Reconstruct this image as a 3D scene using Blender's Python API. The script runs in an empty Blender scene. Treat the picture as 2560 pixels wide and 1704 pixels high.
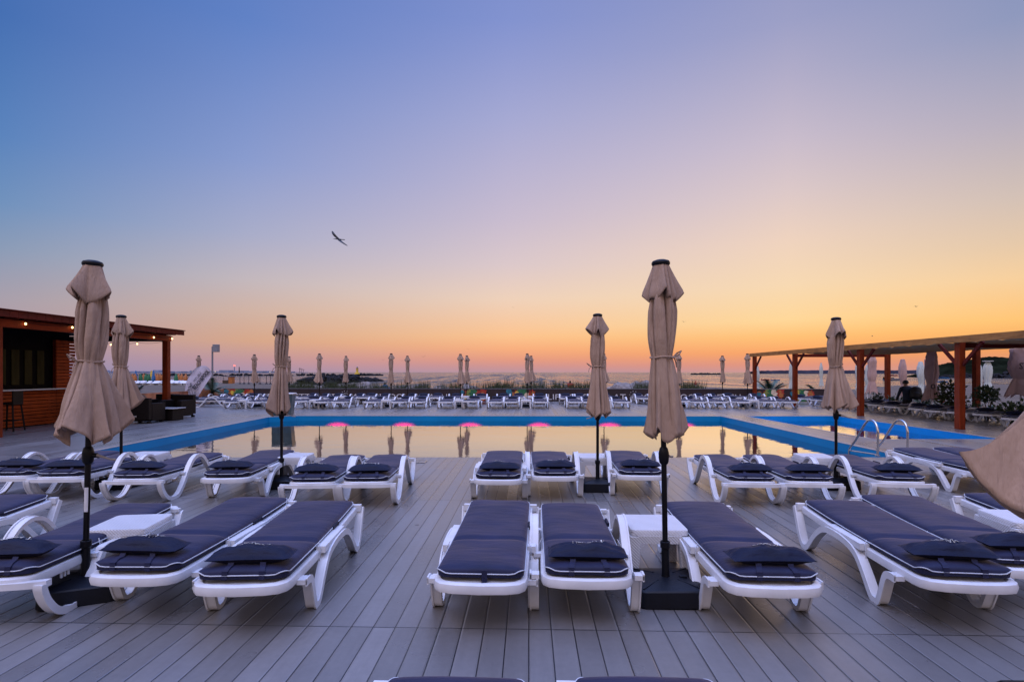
import bpy, bmesh, math, random
from math import sin, cos, pi, sqrt, hypot, radians, atan2, exp
from mathutils import Vector, Matrix, noise
from mathutils.geometry import tessellate_polygon

# ------------------------------------------------------------------ camera
scene = bpy.context.scene
C = scene.collection
F, H = 1380.0, 1.65                 # focal length in photo pixels (2560 wide), eye height
YAW = math.atan(42 / F)
cam_d = bpy.data.cameras.new('camera'); cam = bpy.data.objects.new('camera', cam_d); C.objects.link(cam)
cam_d.sensor_width = 36; cam_d.lens = 36 * F / 2560
cam_d.shift_y = 78 / 2560
cam_d.clip_start = .05; cam_d.clip_end = 60000
cam.location = (0, 0, H); cam.rotation_euler = (pi / 2, 0, YAW)
scene.camera = cam

def W(px, D, z=0.0):                # photo column + distance + height -> point of the place
    u = (px - 1280) / F * D
    return Vector((u * cos(YAW) - D * sin(YAW), D * cos(YAW) + u * sin(YAW), z))
def G(px, py, z=0.0):
    return W(px, (H - z) * F / (py - 930), z)

def lin(c):
    return tuple(((v / 255) / 12.92 if v / 255 <= .04045 else ((v / 255 + .055) / 1.055) ** 2.4) for v in c) + (1,)

# ------------------------------------------------------------------ sky
world = bpy.data.worlds.new("World"); scene.world = world; world.use_nodes = True
wt = world.node_tree; wt.nodes.clear(); WN = wt.nodes.new; WL = wt.links.new
def wmath(op, a, b=None, clamp=False):
    n = WN('ShaderNodeMath'); n.operation = op; n.use_clamp = clamp
    for i, v in enumerate((a, b)):
        if v is None: continue
        if isinstance(v, (int, float)): n.inputs[i].default_value = v
        else: WL(v, n.inputs[i])
    return n.outputs[0]
tc = WN('ShaderNodeTexCoord'); sp = WN('ShaderNodeSeparateXYZ'); WL(tc.outputs['Generated'], sp.inputs[0])
SX, SY, SZ = sp.outputs
zc = wmath('MAXIMUM', SZ, 0.0)
def ramp(stops):
    r = WN('ShaderNodeValToRGB'); e = r.color_ramp.elements
    while len(e) < len(stops): e.new(.5)
    for k, (p, c) in zip(e, stops): k.position = p; k.color = lin(c)
    WL(zc, r.inputs[0]); return r.outputs[0]
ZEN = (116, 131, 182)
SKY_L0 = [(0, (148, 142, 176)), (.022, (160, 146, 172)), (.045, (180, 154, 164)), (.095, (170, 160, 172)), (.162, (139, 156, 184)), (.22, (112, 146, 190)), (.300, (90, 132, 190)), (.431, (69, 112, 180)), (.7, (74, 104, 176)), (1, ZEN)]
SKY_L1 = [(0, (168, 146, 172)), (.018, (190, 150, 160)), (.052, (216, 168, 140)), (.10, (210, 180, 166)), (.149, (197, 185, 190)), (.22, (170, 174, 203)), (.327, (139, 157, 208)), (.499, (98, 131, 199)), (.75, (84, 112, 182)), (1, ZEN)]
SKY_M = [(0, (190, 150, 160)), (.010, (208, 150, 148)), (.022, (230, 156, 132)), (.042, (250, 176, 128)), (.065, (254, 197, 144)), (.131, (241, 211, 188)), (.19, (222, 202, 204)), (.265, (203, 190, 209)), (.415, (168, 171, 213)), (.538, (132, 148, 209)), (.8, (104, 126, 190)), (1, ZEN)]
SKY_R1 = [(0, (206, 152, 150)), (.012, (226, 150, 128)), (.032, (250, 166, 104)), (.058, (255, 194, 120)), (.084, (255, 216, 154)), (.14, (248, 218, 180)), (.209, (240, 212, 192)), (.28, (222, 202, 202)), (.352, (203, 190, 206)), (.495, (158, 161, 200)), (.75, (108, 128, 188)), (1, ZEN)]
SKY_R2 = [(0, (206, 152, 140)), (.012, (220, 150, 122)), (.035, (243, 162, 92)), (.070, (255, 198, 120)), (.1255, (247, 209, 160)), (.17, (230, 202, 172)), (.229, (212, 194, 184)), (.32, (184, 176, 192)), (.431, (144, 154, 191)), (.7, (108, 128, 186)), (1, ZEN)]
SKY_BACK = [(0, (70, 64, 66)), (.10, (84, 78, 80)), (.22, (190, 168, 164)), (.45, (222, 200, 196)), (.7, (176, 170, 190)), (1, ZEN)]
SUN_AZ = 34.0
az = wmath('ARCTAN2', SX, SY)                                   # 0 = straight out to sea, + to the right
d = wmath('ABSOLUTE', wmath('SUBTRACT', az, radians(SUN_AZ)))
d = wmath('MINIMUM', d, wmath('SUBTRACT', 2 * pi, d))
def mixc(f, a, b):
    m = WN('ShaderNodeMix'); m.data_type = 'RGBA'; m.clamp_factor = True
    if isinstance(f, float): m.inputs[0].default_value = f
    else: WL(f, m.inputs[0])
    WL(a, m.inputs[6]); WL(b, m.inputs[7]); return m.outputs[2]
def seg(src, a, b, smooth=False):
    mr = WN('ShaderNodeMapRange'); mr.interpolation_type = 'SMOOTHSTEP' if smooth else 'LINEAR'; WL(src, mr.inputs[0])
    mr.inputs[1].default_value = radians(a); mr.inputs[2].default_value = radians(b); return mr.outputs[0]
col = mixc(seg(az, -45, -27.4), ramp(SKY_L0), ramp(SKY_L1))
col = mixc(seg(az, -27.4, -2), col, ramp(SKY_M))
col = mixc(seg(az, -2, 24.8), col, ramp(SKY_R1))
col = mixc(seg(az, 24.8, 40.5), col, ramp(SKY_R2))
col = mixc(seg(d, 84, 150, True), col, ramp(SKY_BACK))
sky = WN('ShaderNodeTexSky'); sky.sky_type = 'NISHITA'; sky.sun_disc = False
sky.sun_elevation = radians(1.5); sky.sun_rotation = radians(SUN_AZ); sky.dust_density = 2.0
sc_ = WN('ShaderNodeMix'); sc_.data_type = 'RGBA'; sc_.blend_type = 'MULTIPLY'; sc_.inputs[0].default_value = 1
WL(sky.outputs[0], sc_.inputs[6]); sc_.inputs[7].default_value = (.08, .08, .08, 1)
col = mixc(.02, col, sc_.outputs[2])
# the photograph holds the shaded deck as bright as the sky: the unseen sky overhead and behind is boosted as added fill
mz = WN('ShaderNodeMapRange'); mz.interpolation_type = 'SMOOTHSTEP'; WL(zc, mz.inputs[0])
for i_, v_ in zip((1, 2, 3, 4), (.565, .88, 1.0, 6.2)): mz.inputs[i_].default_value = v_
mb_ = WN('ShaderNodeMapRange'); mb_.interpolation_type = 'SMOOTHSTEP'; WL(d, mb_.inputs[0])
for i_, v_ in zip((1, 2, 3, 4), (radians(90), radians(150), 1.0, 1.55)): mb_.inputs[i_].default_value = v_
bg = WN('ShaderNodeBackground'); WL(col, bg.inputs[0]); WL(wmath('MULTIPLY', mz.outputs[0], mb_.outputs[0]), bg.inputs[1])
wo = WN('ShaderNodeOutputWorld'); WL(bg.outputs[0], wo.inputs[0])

# afterglow of the sun that is just under the horizon: very soft and low
sd = bpy.data.lights.new('sun', 'SUN'); sun = bpy.data.objects.new('sun', sd); C.objects.link(sun)
sd.energy = .10; sd.angle = radians(38); sd.color = (1.0, .56, .30)
sun.rotation_euler = (radians(90 - 7), 0, radians(180 - SUN_AZ))
sun.location = (20, 40, 12)

scene.view_settings.view_transform = 'Standard'; scene.view_settings.look = 'None'
scene.view_settings.gamma = 1; scene.view_settings.exposure = 0
scene.render.engine = 'CYCLES'

# ------------------------------------------------------------------ helpers
def tag(o, label=None, cat=None, group=None, kind=None):
    if label: o['label'] = label
    if cat: o['category'] = cat
    if group: o['group'] = group
    if kind: o['kind'] = kind
    return o
def empty(name, loc=(0, 0, 0), rz=0.0):
    o = bpy.data.objects.new(name, None); C.objects.link(o); o.location = loc; o.rotation_euler = (0, 0, rz)
    o.empty_display_size = .2
    return o
KIDS = {}
def link(name, me, parent=None, loc=(0, 0, 0), rz=0.0):
    o = bpy.data.objects.new(name, me); C.objects.link(o); o.location = loc; o.rotation_euler = (0, 0, rz)
    if parent is not None:
        o.parent = parent; KIDS.setdefault(parent.name, []).append(o)
    return o
def copy_tree(o, parent=None):
    c = o.copy(); C.objects.link(c); c.parent = parent
    if parent is not None: KIDS.setdefault(parent.name, []).append(c)
    for ch in KIDS.get(o.name, []): copy_tree(ch, c)
    return c

ORD = 'first second third fourth fifth sixth seventh eighth ninth tenth eleventh twelfth thirteenth fourteenth fifteenth sixteenth seventeenth eighteenth nineteenth twentieth'.split()
def nth(i, n):
    """place of item i (0-based) in a row of n"""
    if i == 0: return 'leftmost'
    if i == n - 1: return 'rightmost'
    if i < n / 2: return ORD[i] + ' from left'
    return ORD[n - 1 - i] + ' from right'

class MB:
    def __init__(s): s.v = []; s.f = []; s.m = []; s.mi = 0
    def add(s, vs, fs):
        o = len(s.v); s.v += [tuple(p) for p in vs]; s.f += [tuple(i + o for i in f) for f in fs]; s.m += [s.mi] * len(fs); return s
    def box(s, c, d, rz=0.0, M=None):
        x, y, z = d[0] / 2, d[1] / 2, d[2] / 2; vs = []
        for a, b, e in ((-x, -y, -z), (x, -y, -z), (x, y, -z), (-x, y, -z), (-x, -y, z), (x, -y, z), (x, y, z), (-x, y, z)):
            p = Vector((a, b, e))
            if M is not None: p = M @ p
            p = Vector((p.x * cos(rz) - p.y * sin(rz), p.x * sin(rz) + p.y * cos(rz), p.z)) + Vector(c); vs.append(p)
        return s.add(vs, [(0, 3, 2, 1), (4, 5, 6, 7), (0, 1, 5, 4), (1, 2, 6, 5), (2, 3, 7, 6), (3, 0, 4, 7)])
    def beam(s, a, b, w, h):
        """rectangular bar from a to b"""
        a, b = Vector(a), Vector(b); d = b - a; L = d.length; q = d.to_track_quat('Y', 'Z').to_matrix()
        return s.box((a + b) / 2, (w, L, h), 0, q)
    def ring_loft(s, rings, cap0=True, cap1=True, closed=True):
        n = len(rings[0]); vs = [p for r in rings for p in r]; fs = []
        for i in range(len(rings) - 1):
            for j in range(n if closed else n - 1):
                k = (j + 1) % n; fs.append((i * n + j, i * n + k, (i + 1) * n + k, (i + 1) * n + j))
        if cap0: fs.append(tuple(range(n))[::-1])
        if cap1: fs.append(tuple(range((len(rings) - 1) * n, len(rings) * n)))
        return s.add(vs, fs)
    def tube(s, pts, r, n=8, caps=True):
        pts = [Vector(p) for p in pts]; rings = []; rr = r if isinstance(r, (list, tuple)) else [r] * len(pts)
        up = Vector((0, 0, 1)); t0 = (pts[1] - pts[0]).normalized()
        if abs(t0.z) > .9: up = Vector((1, 0, 0))
        x = t0.cross(up).normalized()
        for i, p in enumerate(pts):
            t = (pts[min(i + 1, len(pts) - 1)] - pts[max(i - 1, 0)])
            if t.length < 1e-9: t = t0
            t.normalize(); x = (x - t * x.dot(t)); x = x.normalized() if x.length > 1e-6 else t.orthogonal().normalized(); y = t.cross(x)
            rings.append([p + (x * cos(2 * pi * k / n) + y * sin(2 * pi * k / n)) * rr[i] for k in range(n)])
        return s.ring_loft(rings, caps, caps)
    def loop(s, pts, r, n=6):
        """closed tube in a mostly flat ring"""
        pts = [Vector(p) for p in pts]; N = len(pts); rings = []
        for i, p in enumerate(pts):
            t = (pts[(i + 1) % N] - pts[i - 1]).normalized(); y = Vector((0, 0, 1)); x = t.cross(y).normalized(); y = x.cross(t)
            rings.append([p + (x * cos(2 * pi * k / n) + y * sin(2 * pi * k / n)) * r for k in range(n)])
        rings.append(rings[0]); return s.ring_loft(rings, False, False)
    def lathe(s, prof, n=16, c=(0, 0, 0), cap0=True, cap1=True):
        return s.ring_loft([[(c[0] + r * cos(2 * pi * k / n), c[1] + r * sin(2 * pi * k / n), c[2] + z) for k in range(n)] for r, z in prof], cap0, cap1)
    def ribbon(s, path, x0, wx, t):
        """band of width wx along x swept along a (y,z) path"""
        P = path; rings = []
        for i in range(len(P)):
            a, b = P[max(i - 1, 0)], P[min(i + 1, len(P) - 1)]
            dy, dz = b[0] - a[0], b[1] - a[1]; L = hypot(dy, dz) or 1; ny, nz = -dz / L * t / 2, dy / L * t / 2
            y, z = P[i]; w = wx / 2
            rings.append([(x0 - w, y - ny, z - nz), (x0 + w, y - ny, z - nz), (x0 + w, y + ny, z + nz), (x0 - w, y + ny, z + nz)])
        return s.ring_loft(rings)
    def mesh(s, name, mats, smooth=False, bevel=0, angle=40, seg=2):
        me = bpy.data.meshes.new(name); me.from_pydata(s.v, [], s.f)
        for m in (mats if isinstance(mats, (list, tuple)) else [mats]): me.materials.append(m)
        me.polygons.foreach_set('material_index', s.m)
        me.validate()
        bm = bmesh.new(); bm.from_mesh(me); bmesh.ops.recalc_face_normals(bm, faces=bm.faces[:])
        if bevel:
            es = [e for e in bm.edges if len(e.link_faces) == 2 and e.calc_face_angle(0) > radians(30)]
            bmesh.ops.bevel(bm, geom=es, offset=bevel, segments=seg, affect='EDGES', clamp_overlap=True, profile=.5)
        bm.to_mesh(me); bm.free()
        if smooth:
            me.polygons.foreach_set('use_smooth', [True] * len(me.polygons))
            me.set_sharp_from_angle(angle=radians(angle))
        return me
    def build(s, name, mats, parent=None, loc=(0, 0, 0), rz=0.0, **k):
        return link(name, s.mesh(name, mats, **k), parent, loc, rz)

def catmull(P, n=6):
    out = []
    for i in range(len(P) - 1):
        p0, p1, p2, p3 = P[max(i - 1, 0)], P[i], P[i + 1], P[min(i + 2, len(P) - 1)]
        for k in range(n):
            t = k / n
            out.append(tuple(.5 * ((2 * b) + (-a + c) * t + (2 * a - 5 * b + 4 * c - d) * t * t + (-a + 3 * b - 3 * c + d) * t ** 3) for a, b, c, d in zip(p0, p1, p2, p3)))
    out.append(tuple(P[-1])); return out

def text_mesh(body, size, depth=.002, offset=0.0):
    cu = bpy.data.curves.new('lettering', 'FONT'); cu.body = body; cu.size = size; cu.extrude = depth / 2; cu.offset = offset; cu.align_x = 'CENTER'; cu.align_y = 'CENTER'; cu.resolution_u = 3
    o = bpy.data.objects.new('lettering', cu); C.objects.link(o)
    dg = bpy.context.evaluated_depsgraph_get(); dg.update()
    me = bpy.data.meshes.new_from_object(o.evaluated_get(dg)); bpy.data.objects.remove(o); bpy.data.curves.remove(cu)
    return me

# ------------------------------------------------------------------ materials
class NT:
    def __init__(s, name):
        s.m = bpy.data.materials.new(name); s.m.use_nodes = True; s.t = s.m.node_tree; s.t.nodes.clear()
        s.out = s.t.nodes.new('ShaderNodeOutputMaterial')
    def n(s, ty, **k):
        n = s.t.nodes.new(ty)
        for a, b in k.items(): setattr(n, a, b)
        return n
    def l(s, a, b): s.t.links.new(a, b)
    def math(s, op, a, b=None, c=None, clamp=False):
        n = s.n('ShaderNodeMath', operation=op, use_clamp=clamp)
        for i, v in enumerate((a, b, c)):
            if v is None: continue
            if isinstance(v, (int, float)): n.inputs[i].default_value = v
            else: s.l(v, n.inputs[i])
        return n.outputs[0]
    def coord(s, kind='Object', scale=(1, 1, 1)):
        t = s.n('ShaderNodeTexCoord'); m = s.n('ShaderNodeMapping'); m.inputs['Scale'].default_value = scale; s.l(t.outputs[kind], m.inputs[0]); return m.outputs[0]
    def geo(s, scale=(1, 1, 1)):
        t = s.n('ShaderNodeNewGeometry'); m = s.n('ShaderNodeMapping'); m.inputs['Scale'].default_value = scale; s.l(t.outputs['Position'], m.inputs[0]); return m.outputs[0]
    def noise(s, vec, scale, detail=3, rough=.55):
        t = s.n('ShaderNodeTexNoise'); t.inputs['Scale'].default_value = scale; t.inputs['Detail'].default_value = detail; t.inputs['Roughness'].default_value = rough
        s.l(vec, t.inputs['Vector']); return t.outputs['Fac']
    def ramp(s, fac, stops, interp='LINEAR'):
        r = s.n('ShaderNodeValToRGB'); r.color_ramp.interpolation = interp; e = r.color_ramp.elements
        while len(e) < len(stops): e.new(.5)
        for k, (p, c) in zip(e, stops): k.position = p; k.color = tuple(c) + ((1,) if len(c) == 3 else ())
        s.l(fac, r.inputs[0]); return r.outputs[0]
    def mix(s, f, a, b, blend='MIX'):
        m = s.n('ShaderNodeMix', data_type='RGBA', blend_type=blend)
        for i, v in ((0, f), (6, a), (7, b)):
            if isinstance(v, (int, float)): m.inputs[i].default_value = v
            elif isinstance(v, tuple): m.inputs[i].default_value = v if len(v) == 4 else v + (1,)
            else: s.l(v, m.inputs[i])
        return m.outputs[2]
    def bump(s, h, strength, dist=.01, normal=None):
        b = s.n('ShaderNodeBump'); b.inputs['Strength'].default_value = strength; b.inputs['Distance'].default_value = dist; s.l(h, b.inputs['Height'])
        if normal is not None: s.l(normal, b.inputs['Normal'])
        return b.outputs[0]
    def bsdf(s, col, rough=.5, normal=None, metal=0, spec=.5, **kw):
        p = s.n('ShaderNodeBsdfPrincipled')
        for key, v in (('Base Color', col), ('Roughness', rough), ('Metallic', metal), ('Specular IOR Level', spec)) + tuple(kw.items()):
            i = p.inputs[key.replace('_', ' ')]
            if isinstance(v, (int, float)): i.default_value = v
            elif isinstance(v, tuple): i.default_value = v if len(v) == 4 else v + (1,)
            else: s.l(v, i)
        if normal is not None: s.l(normal, p.inputs['Normal'])
        s.l(p.outputs[0], s.out.inputs[0]); return p

def simple(name, c, rough=.5, var=.25, scale=6, bump=.0, bscale=60, metal=0, spec=.5, coord='Object', cscale=(1, 1, 1), **kw):
    t = NT(name); v = t.coord(coord, cscale); f = t.noise(v, scale, 4)
    lo = tuple(x * (1 - var) for x in c); hi = tuple(min(1, x * (1 + var)) for x in c)
    col = t.ramp(f, [(.3, lo), (.7, hi)]); nm = None
    if bump: nm = t.bump(t.noise(v, bscale, 3), bump, .01)
    t.bsdf(col, rough, nm, metal, spec, **kw); return t.m

def wood(name, c, axis=1):
    t = NT(name); sc = [14, 14, 14]; sc[axis] = 1.2; v = t.coord('Object', tuple(sc)); f = t.noise(v, 1.5, 5, .6)
    v2 = t.coord('Object'); k = t.noise(v2, 3.0, 2)
    col = t.ramp(f, [(.25, tuple(x * .45 for x in c)), (.5, c), (.75, tuple(min(1, x * 1.45) for x in c))])
    col = t.mix(.35, col, t.ramp(k, [(.3, tuple(x * .5 for x in c)), (.7, tuple(x * 1.4 for x in c))]))
    t.bsdf(col, .62, t.bump(f, .35, .01), 0, .18); return t.m

M = {}
M['plastic'] = simple('white_plastic', (.62, .62, .64), .34, .10, 5, .05, 40, spec=.5)
M['plastic_far'] = M['plastic']
def fabric(name, c, sheen=.6, crumple=.6):
    t = NT(name); v = t.coord('Object'); f = t.noise(v, 4, 4); w = t.noise(t.coord('Object', (1, 3.2, 1)), 5.5, 5, .6); g = t.noise(v, 260, 2)
    col = t.ramp(f, [(.3, tuple(x * .8 for x in c)), (.7, tuple(x * 1.25 for x in c))])
    nm = t.bump(g, .12, .002, t.bump(w, crumple, .018))
    p = t.bsdf(col, .62, nm, 0, .22); p.inputs['Sheen Weight'].default_value = sheen; p.inputs['Sheen Roughness'].default_value = .35; p.inputs['Sheen Tint'].default_value = (.66, .62, .74, 1)
    return t.m
M['navy'] = fabric('navy_cushion_fabric', (.012, .014, .042), .27, .30)
M['navy_dark'] = fabric('navy_pillow_fabric', (.003, .005, .022), .04, 1.0)
M['piping'] = simple('white_piping', (.48, .50, .55), .6, .1)
M['lettering'] = simple('cream_lettering', (.75, .72, .64), .6, .05)
M['black'] = simple('black_plastic', (.003, .003, .005), .42, .3, 4, .05, 30, spec=.2)
M['pole'] = simple('black_painted_steel', (.002, .002, .003), .35, .2, 4, spec=.25)
M['base'] = simple('black_umbrella_base', (.004, .005, .009), .45, .35, 5, .15, 50, spec=.22)
def canopy(name, c):
    t = NT(name); v = t.coord('Object'); f = t.noise(v, 3, 4); g = t.noise(v, 300, 2); w = t.noise(t.coord('Object', (1, 1, .35)), 9, 4)
    col = t.ramp(f, [(.3, tuple(x * .86 for x in c)), (.7, tuple(x * 1.1 for x in c))])
    w2 = t.noise(t.coord('Object', (1, 1, .10)), 22, 4, .6)
    nm = t.bump(g, .12, .002, t.bump(w2, .8, .012, t.bump(w, .9, .035)))
    p = t.bsdf(col, .85, nm, 0, .2); tr = t.n('ShaderNodeBsdfTranslucent'); t.l(col, tr.inputs[0]); t.l(nm, tr.inputs['Normal'])
    m = t.n('ShaderNodeMixShader'); m.inputs[0].default_value = .10; t.l(p.outputs[0], m.inputs[1]); t.l(tr.outputs[0], m.inputs[2]); t.l(m.outputs[0], t.out.inputs[0]); return t.m
M['beige'] = canopy('beige_canopy_cloth', (.41, .28, .205))
M['white_cloth'] = canopy('white_canopy_cloth', (.56, .60, .56))
M['pink_cloth'] = canopy('rose_beige_canopy_cloth', (.50, .33, .29))
M['wood'] = wood('orange_stained_timber', (.22, .028, .004), 1)
M['wood_v'] = wood('orange_stained_posts', (.17, .022, .003), 2)
M['wood_red'] = wood('red_stained_timber', (.10, .008, .003), 1)
M['wood_beam'] = wood('honey_stained_beam', (.36, .16, .045), 1)
M['wood_slat'] = wood('orange_stained_slats', (.28, .044, .005), 1)
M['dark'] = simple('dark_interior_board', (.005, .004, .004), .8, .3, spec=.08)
M['curtain'] = simple('olive_roller_curtain', (.034, .029, .010), .8, .4, 3, cscale=(1, 1, .3), spec=.1)
M['rattan'] = simple('dark_rattan', (.008, .005, .004), .6, .4, 30, .5, 120, spec=.15)
M['glass_top'] = simple('frosted_glass_top', (.5, .5, .52), .15, .05)
M['steel'] = simple('polished_steel', (.55, .55, .58), .16, .1, metal=1)
M['grey_metal'] = simple('grey_painted_metal', (.20, .20, .23), .5, .1)
def weave():
    t = NT('white_rattan_weave'); v = t.coord('Object'); b = t.n('ShaderNodeTexChecker'); b.inputs['Scale'].default_value = 90; t.l(v, b.inputs[0])
    w = t.n('ShaderNodeTexWave', wave_type='BANDS', bands_direction='DIAGONAL'); w.inputs['Scale'].default_value = 26; t.l(v, w.inputs[0])
    f = t.math('ADD', b.outputs['Fac'], w.outputs['Fac']); col = t.ramp(t.math('MULTIPLY', f, .5), [(0, (.46, .46, .48)), (.6, (.62, .62, .64))])
    t.bsdf(col, .4, t.bump(f, .5, .004)); return t.m
M['weave'] = weave()
def emit(name, c, s):
    t = NT(name); e = t.n('ShaderNodeEmission'); e.inputs[0].default_value = tuple(c) + (1,); e.inputs[1].default_value = s; t.l(e.outputs[0], t.out.inputs[0]); return t.m
M['bulb'] = emit('lit_bulb', (1, .62, .25), 5)
M['pink_lamp'] = emit('pink_pool_lamp', (1, .03, .16), 30)
M['beacon'] = emit('red_beacon', (1, .15, .12), 3)
M['citylight'] = emit('lit_window', (1, .8, .5), 2)
M['leaf'] = simple('dark_green_leaf', (.030, .060, .018), .5, .5, 8)
M['leaf2'] = simple('olive_weed_leaf', (.034, .048, .014), .8, .5, 5)
M['leaf3'] = simple('grey_green_frond', (.035, .070, .040), .45, .4, 8)
M['bark'] = simple('brown_bark', (.06, .04, .025), .9, .4, 20, .5, 40)
M['rock'] = simple('pale_boulder', (.20, .17, .155), .9, .5, 4, .9, 14)
M['rock_dark'] = simple('dark_wet_rock', (.016, .016, .018), .8, .5, 2, .9, 5, spec=.1)
M['banner'] = simple('dark_plum_banner', (.020, .009, .011), .6, .3, 3)
M['banner_orange'] = simple('orange_printed_banner', (.36, .13, .055), .6, .6, 1.6)
M['black_text'] = simple('black_lettering', (.012, .011, .014), .6, .1)
M['flag_cloth'] = canopy('white_flag_cloth', (.60, .56, .66))
M['skin'] = simple('skin', (.30, .16, .10), .5, .1)
M['hair'] = simple('black_hair', (.006, .005, .005), .6, .2)
M['navy_hoodie'] = simple('dark_blue_hoodie', (.008, .018, .040), .8, .3)
M['trousers'] = simple('black_trousers', (.006, .006, .008), .8, .2)
M['red'] = simple('red_paint', (.34, .03, .015), .5, .3)
M['orange'] = simple('orange_cloth', (.38, .13, .03), .7, .3)
M['yellow'] = simple('yellow_paint', (.62, .42, .05), .7, .3)
M['green'] = simple('green_cloth', (.02, .13, .05), .7, .3)
M['blue'] = simple('blue_cloth', (.02, .12, .30), .6, .3)
M['teal'] = simple('teal_print', (.02, .16, .22), .6, .3)
M['lime'] = simple('lime_print', (.20, .23, .05), .6, .3)
M['cream'] = simple('cream_print', (.62, .50, .36), .6, .3)
M['teal_grey'] = simple('slate_grey_fibreglass', (.045, .075, .085), .3, .2, 4)
M['hill'] = simple('wooded_hillside', (.009, .012, .007), .95, .7, .12, .6, .5, spec=0)
M['shore'] = simple('far_shore_scrub', (.035, .033, .042), .95, .4, .05, spec=0)
M['city'] = simple('hazy_city', (.22, .27, .40), .9, .3, .01)  # distance haze is put into this pale blue colour
# ------------------------------------------------------------------ ground: deck, pools, beach, sea
BW, JY = .144, 3.55
def deck_mat():
    t = NT('grey_composite_decking'); g = t.n('ShaderNodeNewGeometry'); s = t.n('ShaderNodeSeparateXYZ'); t.l(g.outputs['Position'], s.inputs[0])
    X, Y = s.outputs[0], s.outputs[1]
    bx = t.math('DIVIDE', X, BW); fx = t.math('FRACT', bx); ix = t.math('FLOOR', bx)
    by = t.math('DIVIDE', Y, JY); fy = t.math('FRACT', by); iy = t.math('FLOOR', by)
    cb = t.n('ShaderNodeCombineXYZ'); t.l(ix, cb.inputs[0]); t.l(iy, cb.inputs[1]); wn = t.n('ShaderNodeTexWhiteNoise'); t.l(cb.outputs[0], wn.inputs[0]); R = wn.outputs['Value']
    gx = t.math('MINIMUM', fx, t.math('SUBTRACT', 1, fx))               # distance to the gap, in boards
    gapx = t.math('LESS_THAN', gx, .024)
    gy = t.math('MINIMUM', fy, t.math('SUBTRACT', 1, fy)); gapy = t.math('LESS_THAN', gy, t.math('ADD', .0006, t.math('MULTIPLY', R, .0013)))
    gap = t.math('MAXIMUM', gapx, gapy)
    smooth_edge = t.math('GREATER_THAN', gx, .075)
    rib = t.math('SINE', t.math('MULTIPLY', X, 2 * pi / .0068))
    rib = t.math('MULTIPLY', t.math('MULTIPLY', rib, smooth_edge), .5)
    pv = t.geo(); stain = t.noise(pv, .9, 5, .6); fine = t.noise(pv, 22, 4); streak = t.noise(t.geo((30, 1.1, 1)), 1.0, 4)
    val = t.ramp(R, [(0, (.165, .154, .148)), (.5, (.195, .182, .174)), (1, (.235, .219, .210))])
    col = t.mix(.5, val, t.ramp(stain, [(.3, (.60, .58, .58)), (.7, (1, 1, 1))]), 'MULTIPLY')
    col = t.mix(.35, col, t.ramp(fine, [(.3, (.7, .7, .7)), (.7, (1, 1, 1))]), 'MULTIPLY')
    col = t.mix(.3, col, t.ramp(streak, [(.3, (.7, .7, .7)), (.7, (1, 1, 1))]), 'MULTIPLY')
    spots = t.noise(pv, 7, 1, .3); col = t.mix(t.math('GREATER_THAN', spots, .80), col, (.03, .03, .035))
    ribc = t.ramp(t.math('ADD', rib, .5), [(0, (.72, .72, .72)), (1, (1, 1, 1))]); col = t.mix(.55, col, ribc, 'MULTIPLY')
    col = t.mix(gap, col, (.004, .004, .006))
    edge = t.math('MULTIPLY', gx, 12, clamp=True)                      # rounded board edges
    h = t.math('ADD', t.math('MULTIPLY', edge, 1.0), t.math('MULTIPLY', rib, .09))
    nm = t.bump(h, .55, .006, t.bump(fine, .15, .004))
    rg = t.math('ADD', t.math('MULTIPLY', stain, .24), t.math('ADD', t.math('MULTIPLY', R, .12), .14))
    t.bsdf(col, rg, nm, 0, .95); return t.m
M['deck'] = deck_mat()

POOL = [(-9.05, 10.45), (7.33, 10.95), (7.21, 20.93), (-8.75, 20.67), (-9.57, 20.05)]
POOL2 = [(8.52, 13.92), (11.66, 14.02), (11.60, 21.2), (8.17, 20.96)]
def sheet(poly, holes, z, name, mat, kind='structure', thick=0):
    loops = [[Vector((x, y, 0)) for x, y in poly]] + [[Vector((x, y, 0)) for x, y in h] for h in holes]
    pts = [p for l in loops for p in l]; tri = tessellate_polygon(loops); mb = MB()
    fs = []
    for a, b, c in tri:
        n = (pts[b] - pts[a]).cross(pts[c] - pts[a]).z; fs.append((a, b, c) if n > 0 else (a, c, b))
    mb.add([(p.x, p.y, z) for p in pts], fs)
    if thick:
        for l in loops:
            n = len(l)
            for i in range(n):
                a, b = l[i], l[(i + 1) % n]; mb.add([(a.x, a.y, z), (b.x, b.y, z), (b.x, b.y, z - thick), (a.x, a.y, z - thick)], [(0, 1, 2, 3)])
    me = bpy.data.meshes.new(name); me.from_pydata(mb.v, [], mb.f); me.materials.append(mat)
    o = link(name, me); tag(o, kind=kind); return o
sheet([(-26, -6), (17.3, -6), (17.3, 31.25), (-17.6, 31.25), (-17.6, 26), (-26, 26)], [POOL, POOL2], 0, 'deck', M['deck'], thick=.10)

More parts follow.
